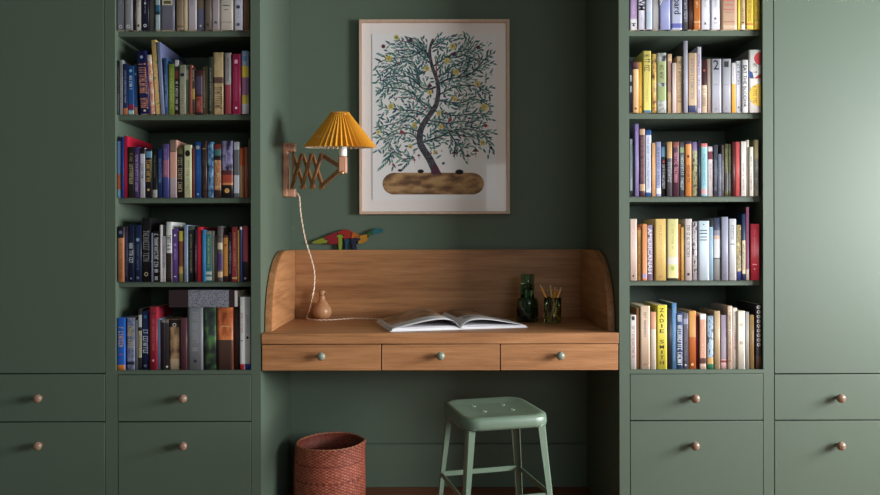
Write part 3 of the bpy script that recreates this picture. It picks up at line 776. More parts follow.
# ---------------------------------------------------------------- books
# (x0, x1, top y in the photo, spine colour, what it looks like, options)
# options: b bands (from, to, colour; 0 top .. 1 bottom), t title blocks (colour, from, to, width), s lettering (text, colour, from, to, size, mode),
# m marks (shape, at, size, colour), n mottled colours, lean degrees, dp depth in metres, p paperback
BK = {}
BK['L1'] = [
(116.9,124.2,-20,(112,115,126),'blue-grey book first from the left wall',dict(m=[('ring',.93,.5,(190,190,198))],t=((150,152,162),.2,.5,.3))),
(124.7,132.4,-20,(128,130,136),'lighter grey book with a white emblem at its foot',dict(m=[('ring',.93,.5,(205,205,210))],t=((165,165,170),.2,.5,.3))),
(132.8,135.8,-12,(34,20,22),'very thin blackish maroon book between grey and white spines',{}),
(136.1,141.3,-16,(190,184,180),'off-white book with a small dark square low down',dict(m=[('sq',.9,.35,(50,44,44))],t=((120,110,108),.1,.5,.3))),
(141.6,149.0,-16,(20,22,48),'navy book with a white roundel at its foot',dict(m=[('ring',.9,.45,(210,210,220)),('disc',.42,.3,(190,190,205))],t=((170,170,190),.1,.66,.12))),
(149.2,155.2,-14,(80,76,76),'charcoal brown book beside the navy one',{}),
(155.4,160.0,-18,(150,172,182),'pale spine with a teal blue blotch',dict(b=[(.48,.62,(36,96,130)),(.62,.68,(20,40,54))])),
(160.4,174.6,-16,(98,98,114),'wide slate grey book bearing a cream name plate',dict(m=[('plate',.40,.72,(196,186,150))])),
(176.2,183.6,-14,(140,118,94),'tan book next to the wide slate one',dict(b=[(.9,.94,(110,88,66))])),
(184.0,187.5,-14,(200,178,142),'thin cream book beside the tan one',{}),
(187.9,196.5,-18,(168,160,166),'pale grey-lilac book in the shelf middle',dict(t=((140,132,140),.1,.5,.3))),
(197.2,204.4,-12,(88,92,118),'slate blue book with an olive upper half',dict(b=[(0,.5,(112,96,74))],m=[('disc',.9,.3,(190,190,200))])),
(204.7,211.5,-14,(102,88,78),'brown-grey book beside the slate blue one',dict(m=[('disc',.88,.35,(60,48,44))])),
(212.0,219.3,-16,(156,144,148),'mauve grey book left of the ivory volume',dict(m=[('disc',.84,.4,(90,80,84))])),
(219.7,233.2,-16,(188,178,168),'widest ivory book with faint lettering',dict(m=[('bar',.47,.5,(60,56,54)),('bar',.56,.3,(110,104,100)),('bar',.83,.8,(150,140,132))])),
(234.2,242.5,-16,(190,190,208),'lavender-white book with dark marks near its top and foot',dict(m=[('disc',.5,.45,(50,50,80)),('disc',.88,.4,(90,90,120))],t=((90,90,120),.56,.76,.12))),
(243.2,249.6,-12,(112,86,56),'brown olive book at the right end',{}),
]
BK['L2'] = [
(117.6,119.3,63,(62,62,70),'slim charcoal book with white lettering, far left',dict(t=((190,190,190),.08,.6,.6),b=[(.6,.98,(150,155,160))])),
(119.6,123.0,60,(150,154,160),'grey-white book left of the navy ones',dict(t=((90,94,104),.1,.8,.4))),
(123.3,127.5,64,(28,44,96),'narrow navy book with an orange foot',dict(b=[(.88,1,(200,110,60))],t=((150,170,210),.12,.8,.4))),
(127.8,134.0,66,(28,80,150),'bright blue book with white title and crimson band',dict(s=('Bern',(215,225,240),.18,.5,.6,'rot'),m=[('disc',.1,.5,(120,170,210))],b=[(.8,.9,(150,30,70)),(.92,1,(150,190,190))])),
(134.3,137.6,64,(44,86,140),'thin blue book with small orange base',dict(b=[(.86,1,(205,120,60))],m=[('disc',.2,.6,(160,190,220))])),
(140.2,150.0,51,(22,28,88),'fat navy book with orange lettering down its spine',dict(s=('MUSTLOVE&HOPE',(226,140,96),.2,.94,.95,'stack'),m=[('disc',.1,.3,(140,160,200)),('disc',.95,.25,(220,190,150))],lean=3.4)),
(150.4,155.2,55,(196,112,104),'leaning pink and cream book against the navy one',dict(b=[(0,.1,(220,200,180))],n=[(190,100,96),(214,150,120),(222,206,186)],lean=3.4)),
(155.6,160.4,40,(206,180,70),'tallest thin yellow picture-book spine, leaning',dict(n=[(214,186,60),(220,150,110),(226,206,120),(120,140,70)],lean=3.4,dp=.27)),
(160.8,164.6,42,(120,130,164),'tall periwinkle album showing its dotted cover side',dict(lean=3.4,dp=.30,side=(100,106,150))),
(164.9,168.2,58,(52,88,140),'slim mid-blue book beside the tall album',dict(t=((150,170,200),.3,.9,.4),lean=1.2)),
(168.5,174.4,64,(120,142,44),'lime green book with pale lettering',dict(t=((180,196,120),.1,.9,.35))),
(174.8,179.0,60,(50,38,42),'dark book with white and brown patches beside the lime one',dict(b=[(0,.12,(190,190,190)),(.2,.34,(120,50,40))],t=((200,200,200),.4,.95,.6))),
(179.4,185.7,65,(150,150,124),'sage cream book with a navy spot',dict(m=[('disc',.2,.6,(30,36,70))],t=((100,104,90),.4,.9,.3))),
(185.9,189.0,65,(116,146,118),'slim pale green and white book',dict(b=[(.1,.3,(190,196,190))])),
(189.2,192.1,65,(140,76,58),'thin rust brown book left of the dark cluster',{}),
(192.3,194.7,68,(64,54,52),'thin dark book with a yellow patch',dict(b=[(.45,.68,(176,150,60))],t=((190,180,160),.05,.3,.6))),
(195.0,202.4,70,(64,32,34),'short maroon book with plum upper part',dict(b=[(.15,.55,(74,60,84)),(.6,.95,(130,44,36))],t=((180,120,90),.62,.92,.5))),
(202.8,205.6,67,(86,74,56),'thin brown book with pale specks',dict(t=((170,150,120),.1,.9,.5))),
(205.8,208.6,66,(98,94,64),'thin olive book beside the dark green one',{}),
(208.8,212.4,57,(50,60,50),'slim dark green book with a row of pale dots',dict(t=((170,170,150),.2,.95,.35))),
(213.3,223.4,52.5,(178,152,106),'thick tan book with a brown band and dark script',dict(b=[(.40,.50,(96,66,58))],n=[(196,170,122),(168,140,94)],t=((70,52,44),.56,.93,.75))),
(224.8,231.2,53,(160,154,154),'book with grey top and red lower half',dict(b=[(.52,1,(160,60,72))],t=((90,86,90),.08,.48,.35))),
(231.9,240.5,54,(156,28,72),'crimson magenta book with a pale label',dict(m=[('sq',.13,.35,(215,150,180)),('disc',.9,.3,(230,200,210))],t=((200,90,130),.22,.8,.2))),
(241.6,248.8,51,(130,150,180),'multicoloured book at the right end, yellow and mauve patches',dict(b=[(.24,.42,(214,190,50)),(.42,.7,(150,96,140)),(.7,.84,(206,180,60)),(.84,1,(190,196,206))],m=[('disc',.12,.7,(70,130,170))])),
]
BK['L3'] = [
(117.4,121.0,139,(104,146,206),'light blue book with an orange patch, far left',dict(b=[(.6,.86,(200,96,60)),(.86,1,(130,180,220)),(0,.04,(30,40,80))])),
(121.3,123.8,137,(34,54,138),'thin royal blue book beside the crimson one',{}),
(124.1,128.0,136,(206,26,66),'tall crimson book whose red cover side shows',dict(dp=.24,side=(196,20,50))),
(128.4,133.7,147,(34,32,28),'black book with cream lettering beside the crimson one',dict(s=('STORM',(200,180,130),.35,.75,.8,'rot'),t=((150,130,90),.1,.3,.5))),
(134.0,139.6,147,(80,54,116),'purple book with lilac lettering',dict(t=((190,170,210),.1,.9,.45))),
(140.0,145.0,148,(190,190,208),'pale lavender book with a black cap',dict(b=[(0,.12,(26,22,26))],t=((60,60,80),.3,.62,.45))),
(145.4,152.0,149,(30,26,36),'black book with gold lettering and blue patch',dict(s=('SHADOWS',(200,160,70),.22,.72,.9,'stack'),b=[(.05,.18,(90,140,170))],m=[('disc',.84,.4,(200,160,80))])),
(152.3,157.4,149,(22,24,20),'near-black book with a white block at its foot',dict(b=[(.84,1,(170,170,165))],t=((110,110,80),.1,.6,.3))),
(157.8,162.1,149,(26,54,118),'narrow royal blue book right of the near-black one',dict(t=((120,160,210),.2,.7,.4))),
(162.6,169.0,144,(86,70,140),'violet book with a pink middle',dict(b=[(.3,.62,(160,84,116)),(.62,1,(62,70,146))],t=((170,140,190),.1,.6,.35))),
(169.5,176.8,140,(210,150,130),'salmon book with a taupe cap',dict(b=[(0,.2,(136,106,94)),(.66,1,(176,156,166))],m=[('bar',.2,.8,(90,66,60))])),
(177.2,183.3,148,(34,30,28),'black book with cream stacked lettering left of the yellow one',dict(b=[(0,.12,(96,92,50))],t=((170,156,120),.2,.9,.7))),
(184.0,191.6,145,(206,206,160),'cream yellow book with a black oval',dict(m=[('oval',.16,.66,(28,26,26))],t=((120,124,100),.3,.94,.4))),
(192.0,194.3,148,(118,54,44),'thin dark red-brown book beside the cream one',{}),
(194.7,201.7,142,(24,80,160),'clear blue book with a grey emblem at its top',dict(m=[('disc',.1,.6,(140,150,160)),('disc',.94,.3,(140,170,200))],t=((60,120,190),.25,.6,.3))),
(202.1,206.8,141,(56,34,34),'dark brown book beside the clear blue one',dict(m=[('bar',.14,.8,(150,130,80))],n=[(40,26,28),(84,52,44)])),
(207.4,213.4,142,(64,116,172),'swirled light blue book with dark patches',dict(n=[(30,44,86),(70,126,180),(120,160,190)])),
(214.0,221.2,144,(186,118,78),'orange-tan book with a teal band and dark top',dict(b=[(0,.1,(120,40,30)),(.1,.22,(60,110,110)),(.22,.3,(36,26,28)),(.86,1,(60,36,32))],n=[(200,140,84),(160,90,60),(212,170,120)])),
(221.6,232.8,141,(50,44,70),'thick dark book, violet filigree over a red sunset',dict(n=[(34,28,50),(150,140,190),(40,34,60)],b=[(.52,.6,(90,40,50)),(.6,.74,(170,64,44)),(.74,.78,(214,130,70)),(.78,1,(26,22,28))],m=[('disc',.88,.45,(206,150,76))])),
(233.6,239.3,142,(98,102,108),'silver grey book with a white lower part',dict(b=[(.0,.14,(170,174,180)),(.6,.92,(190,192,200))])),
(239.8,244.0,148,(176,136,96),'tan book with a burnt orange top',dict(b=[(0,.36,(200,84,34))])),
(244.3,247.8,147,(128,60,38),'red-brown book second from the right end',{}),
(248.2,250.2,139,(96,86,76),'taupe book squeezed against the right side',{}),
]
BK['L4'] = [
(117.8,124.2,227,(198,126,80),'orange tan book with a dark cap, far left',dict(b=[(0,.2,(24,24,44))],m=[('disc',.1,.6,(90,110,150))],t=((130,70,40),.3,.95,.35))),
(124.6,128.0,226,(38,38,64),'slim ink-blue book beside the orange tan one',dict(t=((110,110,150),.1,.9,.3))),
(128.4,134.1,225,(18,28,60),'navy book with a large white title',dict(s=('BLAZED',(200,210,225),.32,.7,.85,'rot'),m=[('disc',.94,.3,(140,150,170))])),
(134.6,141.6,225,(24,40,78),'navy book with a pale circle',dict(m=[('disc',.26,.55,(110,140,170)),('ring',.93,.4,(120,130,160))],t=((90,110,150),.35,.8,.25))),
(142.2,150.6,218,(24,20,24),'tallest black book with grey serif lettering',dict(s=('DUNES OF',(130,130,132),.2,.72,.9,'rot'),m=[('ring',.88,.5,(160,150,120))])),
(151.0,153.0,233,(106,116,148),'thin slate blue book right of the tallest black one',{}),
(153.3,159.4,231,(22,20,26),'black book with bold white lettering',dict(s=('THE CHASE',(200,200,200),.06,.86,.8,'rot'),m=[('sq',.93,.5,(150,150,150))])),
(159.9,162.0,225,(190,184,188),'slim white book next to the bold black one',{}),
(162.3,165.6,236,(160,154,160),'short grey-lilac book left of the white-topped one',dict(t=((90,80,90),.2,.9,.5),b=[(.7,1,(200,190,190))])),
(166.2,172.0,222,(206,206,206),'white-topped book with a dark brown lower half',dict(b=[(.52,.94,(52,38,36)),(.94,1,(30,24,24))],s=('VINE',(40,36,36),.22,.5,.9,'rot'))),
(172.4,178.2,229,(102,66,156),'bright purple book with a white emblem',dict(m=[('disc',.12,.4,(220,200,235)),('disc',.3,.5,(170,130,200)),('bar',.9,.4,(230,220,240))],t=((170,140,210),.36,.6,.4))),
(178.7,183.4,231,(138,76,54),'rust brown book with a yellow cap',dict(b=[(0,.2,(200,180,54)),(.7,.84,(200,160,80)),(.84,1,(130,130,80))])),
(184.0,187.6,225,(128,144,174),'pale blue-grey book beside the yellow-capped one',dict(t=((170,180,200),.1,.8,.3))),
(188.0,194.5,226,(28,38,36),'black-green book with a column of cream lettering',dict(b=[(0,.08,(70,80,76))],t=((150,146,110),.14,.85,.3))),
(194.8,196.8,229,(44,28,44),'thin plum-black book with pink lettering',dict(t=((190,100,160),.3,.85,.5))),
(197.1,202.0,227,(210,40,56),'scarlet book, brightest red of its shelf',dict(dp=.2)),
(202.3,205.3,230,(44,126,188),'slim azure book beside the scarlet one',{}),
(205.6,211.7,231,(44,116,116),'teal book with pale blocks at its foot',dict(b=[(0,.06,(130,120,100)),(.8,.86,(180,190,180)),(.9,.97,(180,190,180))],t=((190,190,90),.12,.74,.3))),
(212.0,214.4,231,(126,126,122),'thin grey book right of the teal one',{}),
(214.6,217.0,236,(66,56,46),'short dark brown book in the right half',{}),
(217.3,222.5,226,(96,86,86),'grey book with cream label and purple block',dict(b=[(.3,.42,(206,190,160)),(.5,.78,(80,54,116)),(.82,.92,(206,170,130))],m=[('bar',.2,.5,(50,40,40))])),
(222.9,228.4,235,(198,126,46),'ochre orange book with dark ends',dict(b=[(0,.06,(90,50,30)),(.88,1,(46,28,30))],m=[('disc',.22,.4,(110,60,30))])),
(228.8,231.3,232,(28,22,40),'thin black book with lilac lettering',dict(t=((150,140,190),.2,.85,.5))),
(231.6,237.4,227,(148,46,50),'brick red book with gold lettering',dict(t=((200,140,90),.1,.8,.4),b=[(.92,.95,(210,150,90))])),
(237.6,239.6,230,(198,158,66),'thin gold book beside the brick red one',{}),
(239.8,242.0,227,(44,66,118),'thin navy book with a white edge',dict(b=[(0,.05,(220,220,220))])),
(242.4,248.2,226,(140,48,68),'crimson-mauve book with a black lower third',dict(b=[(.64,1,(20,20,34))],m=[('disc',.94,.4,(120,120,150))])),
]
BK['L5'] = [
(117.2,125.2,318,(26,92,198),'blue book with gold lettering and an orange foot',dict(b=[(.9,1,(226,130,40))],s=('ORBIT',(220,170,60),.18,.58,.75,'rot'),m=[('bar',.7,.5,(200,80,100))])),
(126.8,134.6,318,(102,108,140),'slate violet book with dull yellow lettering',dict(s=('ARIZE',(190,170,90),.16,.62,.85,'rot'),b=[(.84,.9,(40,36,54))],n=[(80,84,120),(130,136,166)])),
(135.0,138.0,320,(108,112,118),'thin mid-grey book left of the dark striped one',{}),
(138.4,141.8,309,(46,42,46),'dark book with cream label strips',dict(b=[(.1,.3,(190,190,190)),(.36,.8,(196,186,150))],t=((60,50,46),.4,.78,.5))),
(142.2,149.0,311,(24,38,84),'navy book with large white lettering',dict(s=('DESERT',(190,205,225),.32,.74,.9,'rot'),m=[('disc',.1,.5,(40,90,150)),('ring',.93,.4,(120,130,150))])),
(149.5,157.5,307,(158,32,52),'crimson book, tallest red of its shelf',dict(t=((200,110,110),.2,.7,.25),m=[('bar',.1,.7,(110,20,36)),('disc',.85,.3,(216,150,150))])),
(157.8,160.7,319,(98,128,168),'light steel blue book beside the tall crimson one',{}),
(161.0,165.0,320,(46,28,38),'blackish maroon book right of the steel blue one',dict(b=[(0,.05,(120,110,110))])),
(165.3,169.1,320,(60,58,60),'dark grey book with a white emblem at its foot',dict(m=[('disc',.94,.6,(215,215,210))],b=[(.0,.06,(120,110,110))])),
(169.5,179.7,320,(120,86,60),'brown book with a pale glow and round crest',dict(n=[(70,46,36),(150,110,76),(190,150,104)],b=[(0,.14,(36,28,28)),(.78,1,(190,164,134))],m=[('ring',.1,.4,(190,180,170))])),
(180.2,187.2,318,(92,50,60),'plum brown book left of the thick grey one',dict(t=((60,40,44),.2,.8,.3))),
(187.8,203.1,307.6,(122,125,132),'thick slate grey book with faint pale lettering',dict(t=((150,152,160),.08,.75,.4),m=[('disc',.86,.2,(50,50,56))])),
(204.2,216.4,307.7,(46,62,58),'thick dark green book with a bright green glow',dict(n=[(34,44,46),(50,66,58),(84,136,70)])),
(217.2,233.0,307.6,(186,84,40),'thick orange book fading to brown at its foot',dict(n=[(140,56,28),(200,92,40),(226,130,66)],b=[(.52,1,(84,56,48))],m=[('bar',.3,.5,(230,170,110))])),
(233.6,239.2,309,(44,22,20),'blackish red book right of the thick orange one',{}),
(239.9,244.6,297,(208,206,206),'white book with a red foot, second from right',dict(b=[(.92,1,(206,40,50))],t=((190,80,90),.22,.5,.4),m=[('bar',.6,.5,(60,60,70))])),
(244.9,250.4,297,(208,208,210),'white book with a blue foot at the right end',dict(b=[(.92,1,(36,80,180))],t=((120,150,190),.25,.5,.4),m=[('disc',.56,.5,(20,20,24))])),
]
BK['R1'] = [
(630.2,637.1,-16,(180,148,200),'lilac book with a white foot, far left',dict(b=[(.76,1,(222,218,224))],t=((205,180,222),.1,.7,.4),m=[('bar',.86,.6,(60,56,64)),('disc',.9,.35,(70,66,74))])),
(638.1,645.2,-16,(206,202,222),'lavender-white book with large dark letters',dict(s=('WM',(40,36,44),.28,.58,.9,'rot'),t=((120,110,160),.7,.86,.15))),
(645.6,652.2,-14,(190,196,220),'pale blue-white book beside the lavender one',dict(b=[(.6,.95,(176,192,214))])),
(652.7,658.8,-14,(166,162,162),'warm grey book left of the periwinkle one',{}),
(659.4,670.2,-16,(142,148,200),'wide periwinkle book with a black and white diagonal',dict(diag=1)),
(671.2,682.0,-16,(176,180,210),'pale silver-blue book with bold dark lettering',dict(s=('Shepard',(30,30,40),.06,.66,.8,'rot'),b=[(.86,.96,(96,100,180))])),
(682.6,688.0,-12,(66,64,70),'charcoal book with lilac lettering',dict(t=((180,170,200),.3,.86,.5))),
(688.3,693.0,-8,(60,20,10),'dark red-brown book left of the orange one',{}),
(693.5,700.2,-14,(190,100,30),'burnt orange book with a pale line',dict(b=[(.82,.84,(236,190,140))],t=((236,200,160),.1,.52,.3))),
(700.8,709.4,-14,(206,206,218),'pale grey book with a low black triangle',dict(m=[('tri',.86,.3,(30,30,34))],t=((150,150,165),.1,.5,.25))),
(711.0,719.5,-14,(208,208,220),'pale grey book with a higher black triangle',dict(m=[('tri',.74,.3,(30,30,34)),('bar',.85,.4,(170,170,180))],t=((150,150,165),.1,.5,.25))),
(721.2,736.9,-16,(200,158,128),'wide salmon tan book with pink lettering',dict(b=[(.9,1,(206,172,144))],m=[('bar',.36,.7,(210,90,100)),('bar',.46,.6,(210,90,100)),('bar',.56,.7,(210,90,100)),('bar',.62,.5,(160,130,100)),('bar',.83,.7,(170,100,70))])),
(737.6,740.3,-14,(216,196,44),'thin bright yellow book beside the salmon one',{}),
(740.7,745.3,-14,(220,182,130),'peach book with a white foot',dict(b=[(.9,1,(228,226,228))],t=((110,70,60),.5,.8,.3),m=[('disc',.84,.4,(60,50,60))])),
(746.2,753.3,-14,(230,196,54),'yellow book with an orange lettered stripe',dict(b=[(.86,.9,(214,110,60))],t=((150,70,30),.1,.84,.4))),
(753.9,759.7,-14,(214,180,40),'golden yellow book at the right end',dict(t=((150,110,30),.1,.8,.4),b=[(.78,.8,(150,120,30))])),
]
BK['R2'] = [
(630.0,632.4,59,(44,50,80),'thin navy and white book, far left',dict(b=[(.3,.42,(200,205,220)),(.5,.62,(200,205,220))])),
(632.8,638.5,61,(230,180,122),'peach book with a dark cap',dict(b=[(0,.16,(60,30,34)),(.03,.12,(100,50,50))],m=[('disc',.92,.4,(150,60,30))])),
(638.8,642.7,62,(232,178,48),'amber book left of the big lemon one',dict(m=[('disc',.88,.4,(200,90,40))])),
(643.2,651.0,51,(236,216,104),'big lemon yellow book with dark lettering',dict(s=('BRIEF',(70,60,40),.06,.36,.85,'rot'),b=[(.96,1,(70,130,160))],t=((180,170,100),.5,.85,.2))),
(651.5,656.3,54,(204,184,84),'mustard book with dark patches right of the lemon one',dict(n=[(214,196,90),(206,150,70),(90,70,50)])),
(656.9,666.2,53,(116,126,100),'black and white marbled book with a sage label',dict(n=[(30,34,40),(190,196,190),(50,56,60)],b=[(.14,.5,(150,160,104)),(.56,.8,(150,166,104))],t=((60,66,40),.18,.46,.4))),
(667.6,671.8,54,(170,126,110),'mauve tan book right of the marbled one',dict(b=[(0,.12,(210,170,130)),(.65,1,(206,166,120))])),
(672.1,676.3,63,(218,194,184),'short pinkish white book left of the cream one',{}),
(676.6,682.9,56.5,(228,194,150),'cream peach book with dark lettering',dict(t=((110,76,50),.08,.85,.45))),
(683.3,687.7,41,(156,156,172),'tallest thin grey-blue spine',dict(dp=.27,side=(90,88,90))),
(688.0,696.6,53,(208,174,136),'tan book with a dark blue scribble at its foot',dict(b=[(.88,1,(54,62,110))],t=((130,110,160),.1,.8,.35))),
(697.3,701.2,47,(206,200,220),'tall lilac-white spine with purple lettering',dict(t=((110,80,160),.1,.95,.6),dp=.2)),
(701.6,706.8,60,(216,184,154),'cream book with a dark red upper picture',dict(b=[(0,.48,(64,28,34))],m=[('disc',.2,.5,(150,60,60))],t=((70,40,36),.55,.9,.6))),
(707.1,710.7,59,(170,146,130),'taupe book beside the silver grey pair',{}),
(711.2,721.2,59,(170,170,184),'silver grey book with a black numeral',dict(s=('2',(20,20,22),.02,.2,1.0,'up'),m=[('bar',.48,.5,(140,140,150)),('disc',.93,.15,(150,140,150))])),
(722.0,730.9,59,(166,166,178),'silver grey book with a small dark portrait',dict(m=[('sq',.1,.5,(30,30,34)),('bar',.48,.5,(140,140,150)),('disc',.93,.15,(150,140,150))])),
(731.5,735.6,63,(222,216,220),'white book with an orange lower half',dict(b=[(.42,1,(240,164,44))],t=((130,120,150),.1,.4,.3))),
(736.0,741.2,61,(216,216,226),'white book with grey-blue lettering',dict(t=((90,96,140),.04,.5,.6),m=[('disc',.9,.3,(70,60,80))])),
(742.0,747.9,60,(220,218,224),'white book with bold black lettering down the spine',dict(s=('EAT THE BUDDHA',(30,28,36),.1,.9,.6,'rot'))),
(748.7,760.8,50,(226,222,216),'wide book with red, blue and yellow shapes',dict(geo=1,dp=.24,side=(120,118,112))),
]
BK['R3'] = [
(630.0,632.5,139,(170,176,186),'slim white and grey book, far left',dict(t=((50,50,60),.1,.7,.5),b=[(.9,1,(50,50,54))])),
(632.8,634.6,145,(44,100,94),'thin teal book beside the violet one',{}),
(634.9,638.6,124,(140,120,188),'tall thin violet book',dict(t=((180,166,210),.1,.9,.3))),
(639.4,645.0,128,(80,44,56),'maroon book with tan ends',dict(b=[(.02,.1,(190,150,110)),(.82,.92,(190,150,110))],t=((150,100,100),.14,.78,.5))),
(645.4,651.2,130,(206,210,230),'white book with blue top and foot',dict(b=[(0,.08,(34,84,150)),(.94,1,(34,84,150))],t=((90,110,170),.1,.9,.35))),
(651.7,655.7,143,(228,168,114),'peach orange book right of the blue-ended one',{}),
(656.0,660.9,142,(160,164,206),'lavender blue book with small lettering',dict(b=[(.85,.95,(220,220,226))],t=((80,90,150),.1,.8,.5))),
(661.2,666.1,147,(32,32,40),'black book with a sky-blue cap',dict(b=[(0,.2,(110,160,196))],m=[('disc',.3,.5,(200,70,50))],s=('MELROSE',(200,205,210),.36,.86,.75,'rot'))),
(666.7,672.1,142,(80,76,84),'dark grey book with a tan top and white lettering',dict(b=[(0,.3,(196,150,96))],s=('BLOOD',(180,180,184),.38,.76,.75,'rot'))),
(672.7,679.2,142,(84,44,64),'plum book with pink lettering',dict(s=('THE HOUSE',(220,130,150),.2,.78,.7,'rot'),b=[(0,.1,(150,80,70))])),
(679.7,684.6,142,(74,80,90),'slate book with pale green-white lettering',dict(b=[(.1,.2,(130,160,100))],s=('SALT&SMOKE',(190,205,205),.25,.9,.75,'rot'))),
(685.1,691.4,141,(218,128,54),'bright orange book with a black figure',dict(b=[(0,.06,(50,40,60))],m=[('oval',.28,.35,(24,20,22))],s=('FIRE',(40,26,24),.44,.76,.6,'rot'))),
(691.9,697.8,142,(124,120,90),'olive patterned book with a violet top',dict(b=[(0,.16,(130,110,160))],n=[(90,90,66),(180,180,130),(70,66,60)])),
(698.1,700.2,140,(28,38,60),'thin navy book left of the turquoise one',{}),
(700.7,707.3,143.5,(126,186,196),'turquoise book with coral ends',dict(b=[(0,.07,(226,120,120)),(.86,.96,(206,150,150))],t=((80,150,170),.2,.8,.4))),
(707.8,713.0,146.5,(214,200,204),'white book with a dark red block',dict(b=[(.1,.26,(120,34,54))],t=((130,120,130),.34,.7,.3))),
(713.4,717.8,145,(64,68,84),'dark slate book right of the red-blocked one',dict(t=((120,120,140),.3,.9,.5))),
(718.1,721.3,154,(114,124,150),'short blue-grey book',dict(t=((60,66,90),.2,.9,.5))),
(721.6,724.3,145,(98,86,86),'thin brownish grey book right of the short blue-grey one',dict(t=((200,195,190),.3,.9,.3))),
(724.6,728.0,144,(80,80,48),'olive book, left of an alike pair',dict(b=[(.56,.9,(50,50,50))],t=((140,140,90),.1,.5,.5))),
(728.3,731.8,144,(88,88,58),'olive book, right of an alike pair',dict(b=[(.56,.9,(110,110,110))],t=((140,140,90),.1,.5,.5))),
(732.1,735.0,142,(80,20,26),'thin dark maroon book beside the coral one',{}),
(735.2,740.6,142,(220,86,86),'coral red book with a smooth spine',dict(dp=.2)),
(740.9,746.0,141.5,(224,218,214),'white book directly right of the coral one',dict(t=((110,100,100),.4,.9,.3))),
(746.4,749.0,140,(218,208,184),'thin cream book between two white ones',{}),
(749.4,753.2,147,(222,218,208),'short white book with black and red lettering',dict(t=((120,50,40),.2,.9,.4))),
(753.9,758.4,140,(136,126,84),'olive tan book with black lettering at the right end',dict(b=[(.35,1,(110,108,96))],t=((30,28,28),.3,.9,.7))),
]
BK['R4'] = [
(630.0,636.9,219,(228,198,184),'pale pink book with a dark mark at its foot',dict(m=[('tri',.92,.35,(50,40,40))],t=((214,180,190),.1,.5,.3))),
(637.4,641.9,227,(218,164,84),'ochre book with small dark lettering',dict(t=((130,90,40),.2,.95,.5),b=[(.0,.06,(180,100,60))])),
(642.2,646.8,224,(232,146,86),'orange book with a lilac foot',dict(b=[(.88,.96,(170,150,200))])),
(647.2,652.5,225,(154,134,166),'mauve book lettered in white capitals',dict(s=('AMERICANAH',(226,220,226),.06,.88,.85,'rot'))),
(654.7,666.2,219,(234,194,110),'wide mustard book with faint lettering',dict(t=((206,160,76),.1,.85,.25),m=[('disc',.94,.18,(180,130,60))])),
(666.8,678.2,219,(222,208,136),'pale yellow-green book with a dark foot',dict(b=[(.62,.74,(216,212,200)),(.96,1,(60,60,44))],t=((170,176,90),.08,.5,.2),m=[('oval',.8,.3,(160,190,80))])),
(678.8,680.9,224,(194,106,46),'thin rust orange book',{}),
(681.1,684.3,227,(228,174,86),'thin amber book left of the grey-white one',dict(m=[('disc',.92,.5,(150,90,40))])),
(684.7,691.9,219,(210,196,192),'grey-white book with dark lettering and emblem',dict(t=((90,76,70),.1,.65,.45),m=[('disc',.9,.4,(70,50,50))])),
(692.3,696.8,222,(150,136,142),'dark and white patterned book',dict(n=[(60,46,60),(206,196,200),(90,70,80)])),
(698.2,709.2,221,(198,216,232),'wide pale blue book with four lines of black lettering',dict(m=[('bar',.16,.65,(50,54,60)),('bar',.21,.65,(50,54,60)),('bar',.27,.65,(50,54,60)),('bar',.32,.65,(50,54,60)),('disc',.06,.12,(90,100,120))])),
(709.5,713.0,227,(144,180,204),'narrow light blue book beside the wide pale blue one',{}),
(713.4,720.5,218,(146,146,146),'grey book with a navy top and white panel',dict(b=[(0,.2,(54,62,90)),(.2,.28,(130,130,150)),(.28,.34,(206,170,150)),(.34,.64,(206,206,212)),(.64,.66,(90,90,90))])),
(721.2,728.0,217,(146,148,172),'slate lilac book right of the panelled grey one',dict(m=[('disc',.92,.15,(70,76,110))])),
(728.7,736.2,219,(198,198,204),'off-white book with thin grey lettering',dict(t=((120,120,124),.1,.36,.4),m=[('bar',.41,.7,(70,70,76)),('bar',.9,.5,(150,150,150))])),
(736.6,741.5,225,(194,164,94),'tan patterned book with a blue foot',dict(b=[(.84,1,(50,60,130))],n=[(200,170,96),(120,110,90),(226,200,130)])),
(742.0,745.4,214,(26,46,86),'slim navy book with cream lower lettering',dict(b=[(.4,.9,(206,186,150))],t=((60,50,60),.45,.85,.6))),
(745.9,749.0,207,(126,64,94),'tallest thin burgundy spine',dict(dp=.27,side=(60,46,50),b=[(.85,1,(196,170,160))])),
(750.0,759.4,224,(158,24,40),'deep crimson book at the right end',dict(t=((186,90,96),.1,.6,.12),m=[('bar',.72,.5,(200,110,110)),('bar',.8,.12,(220,150,150))])),
]
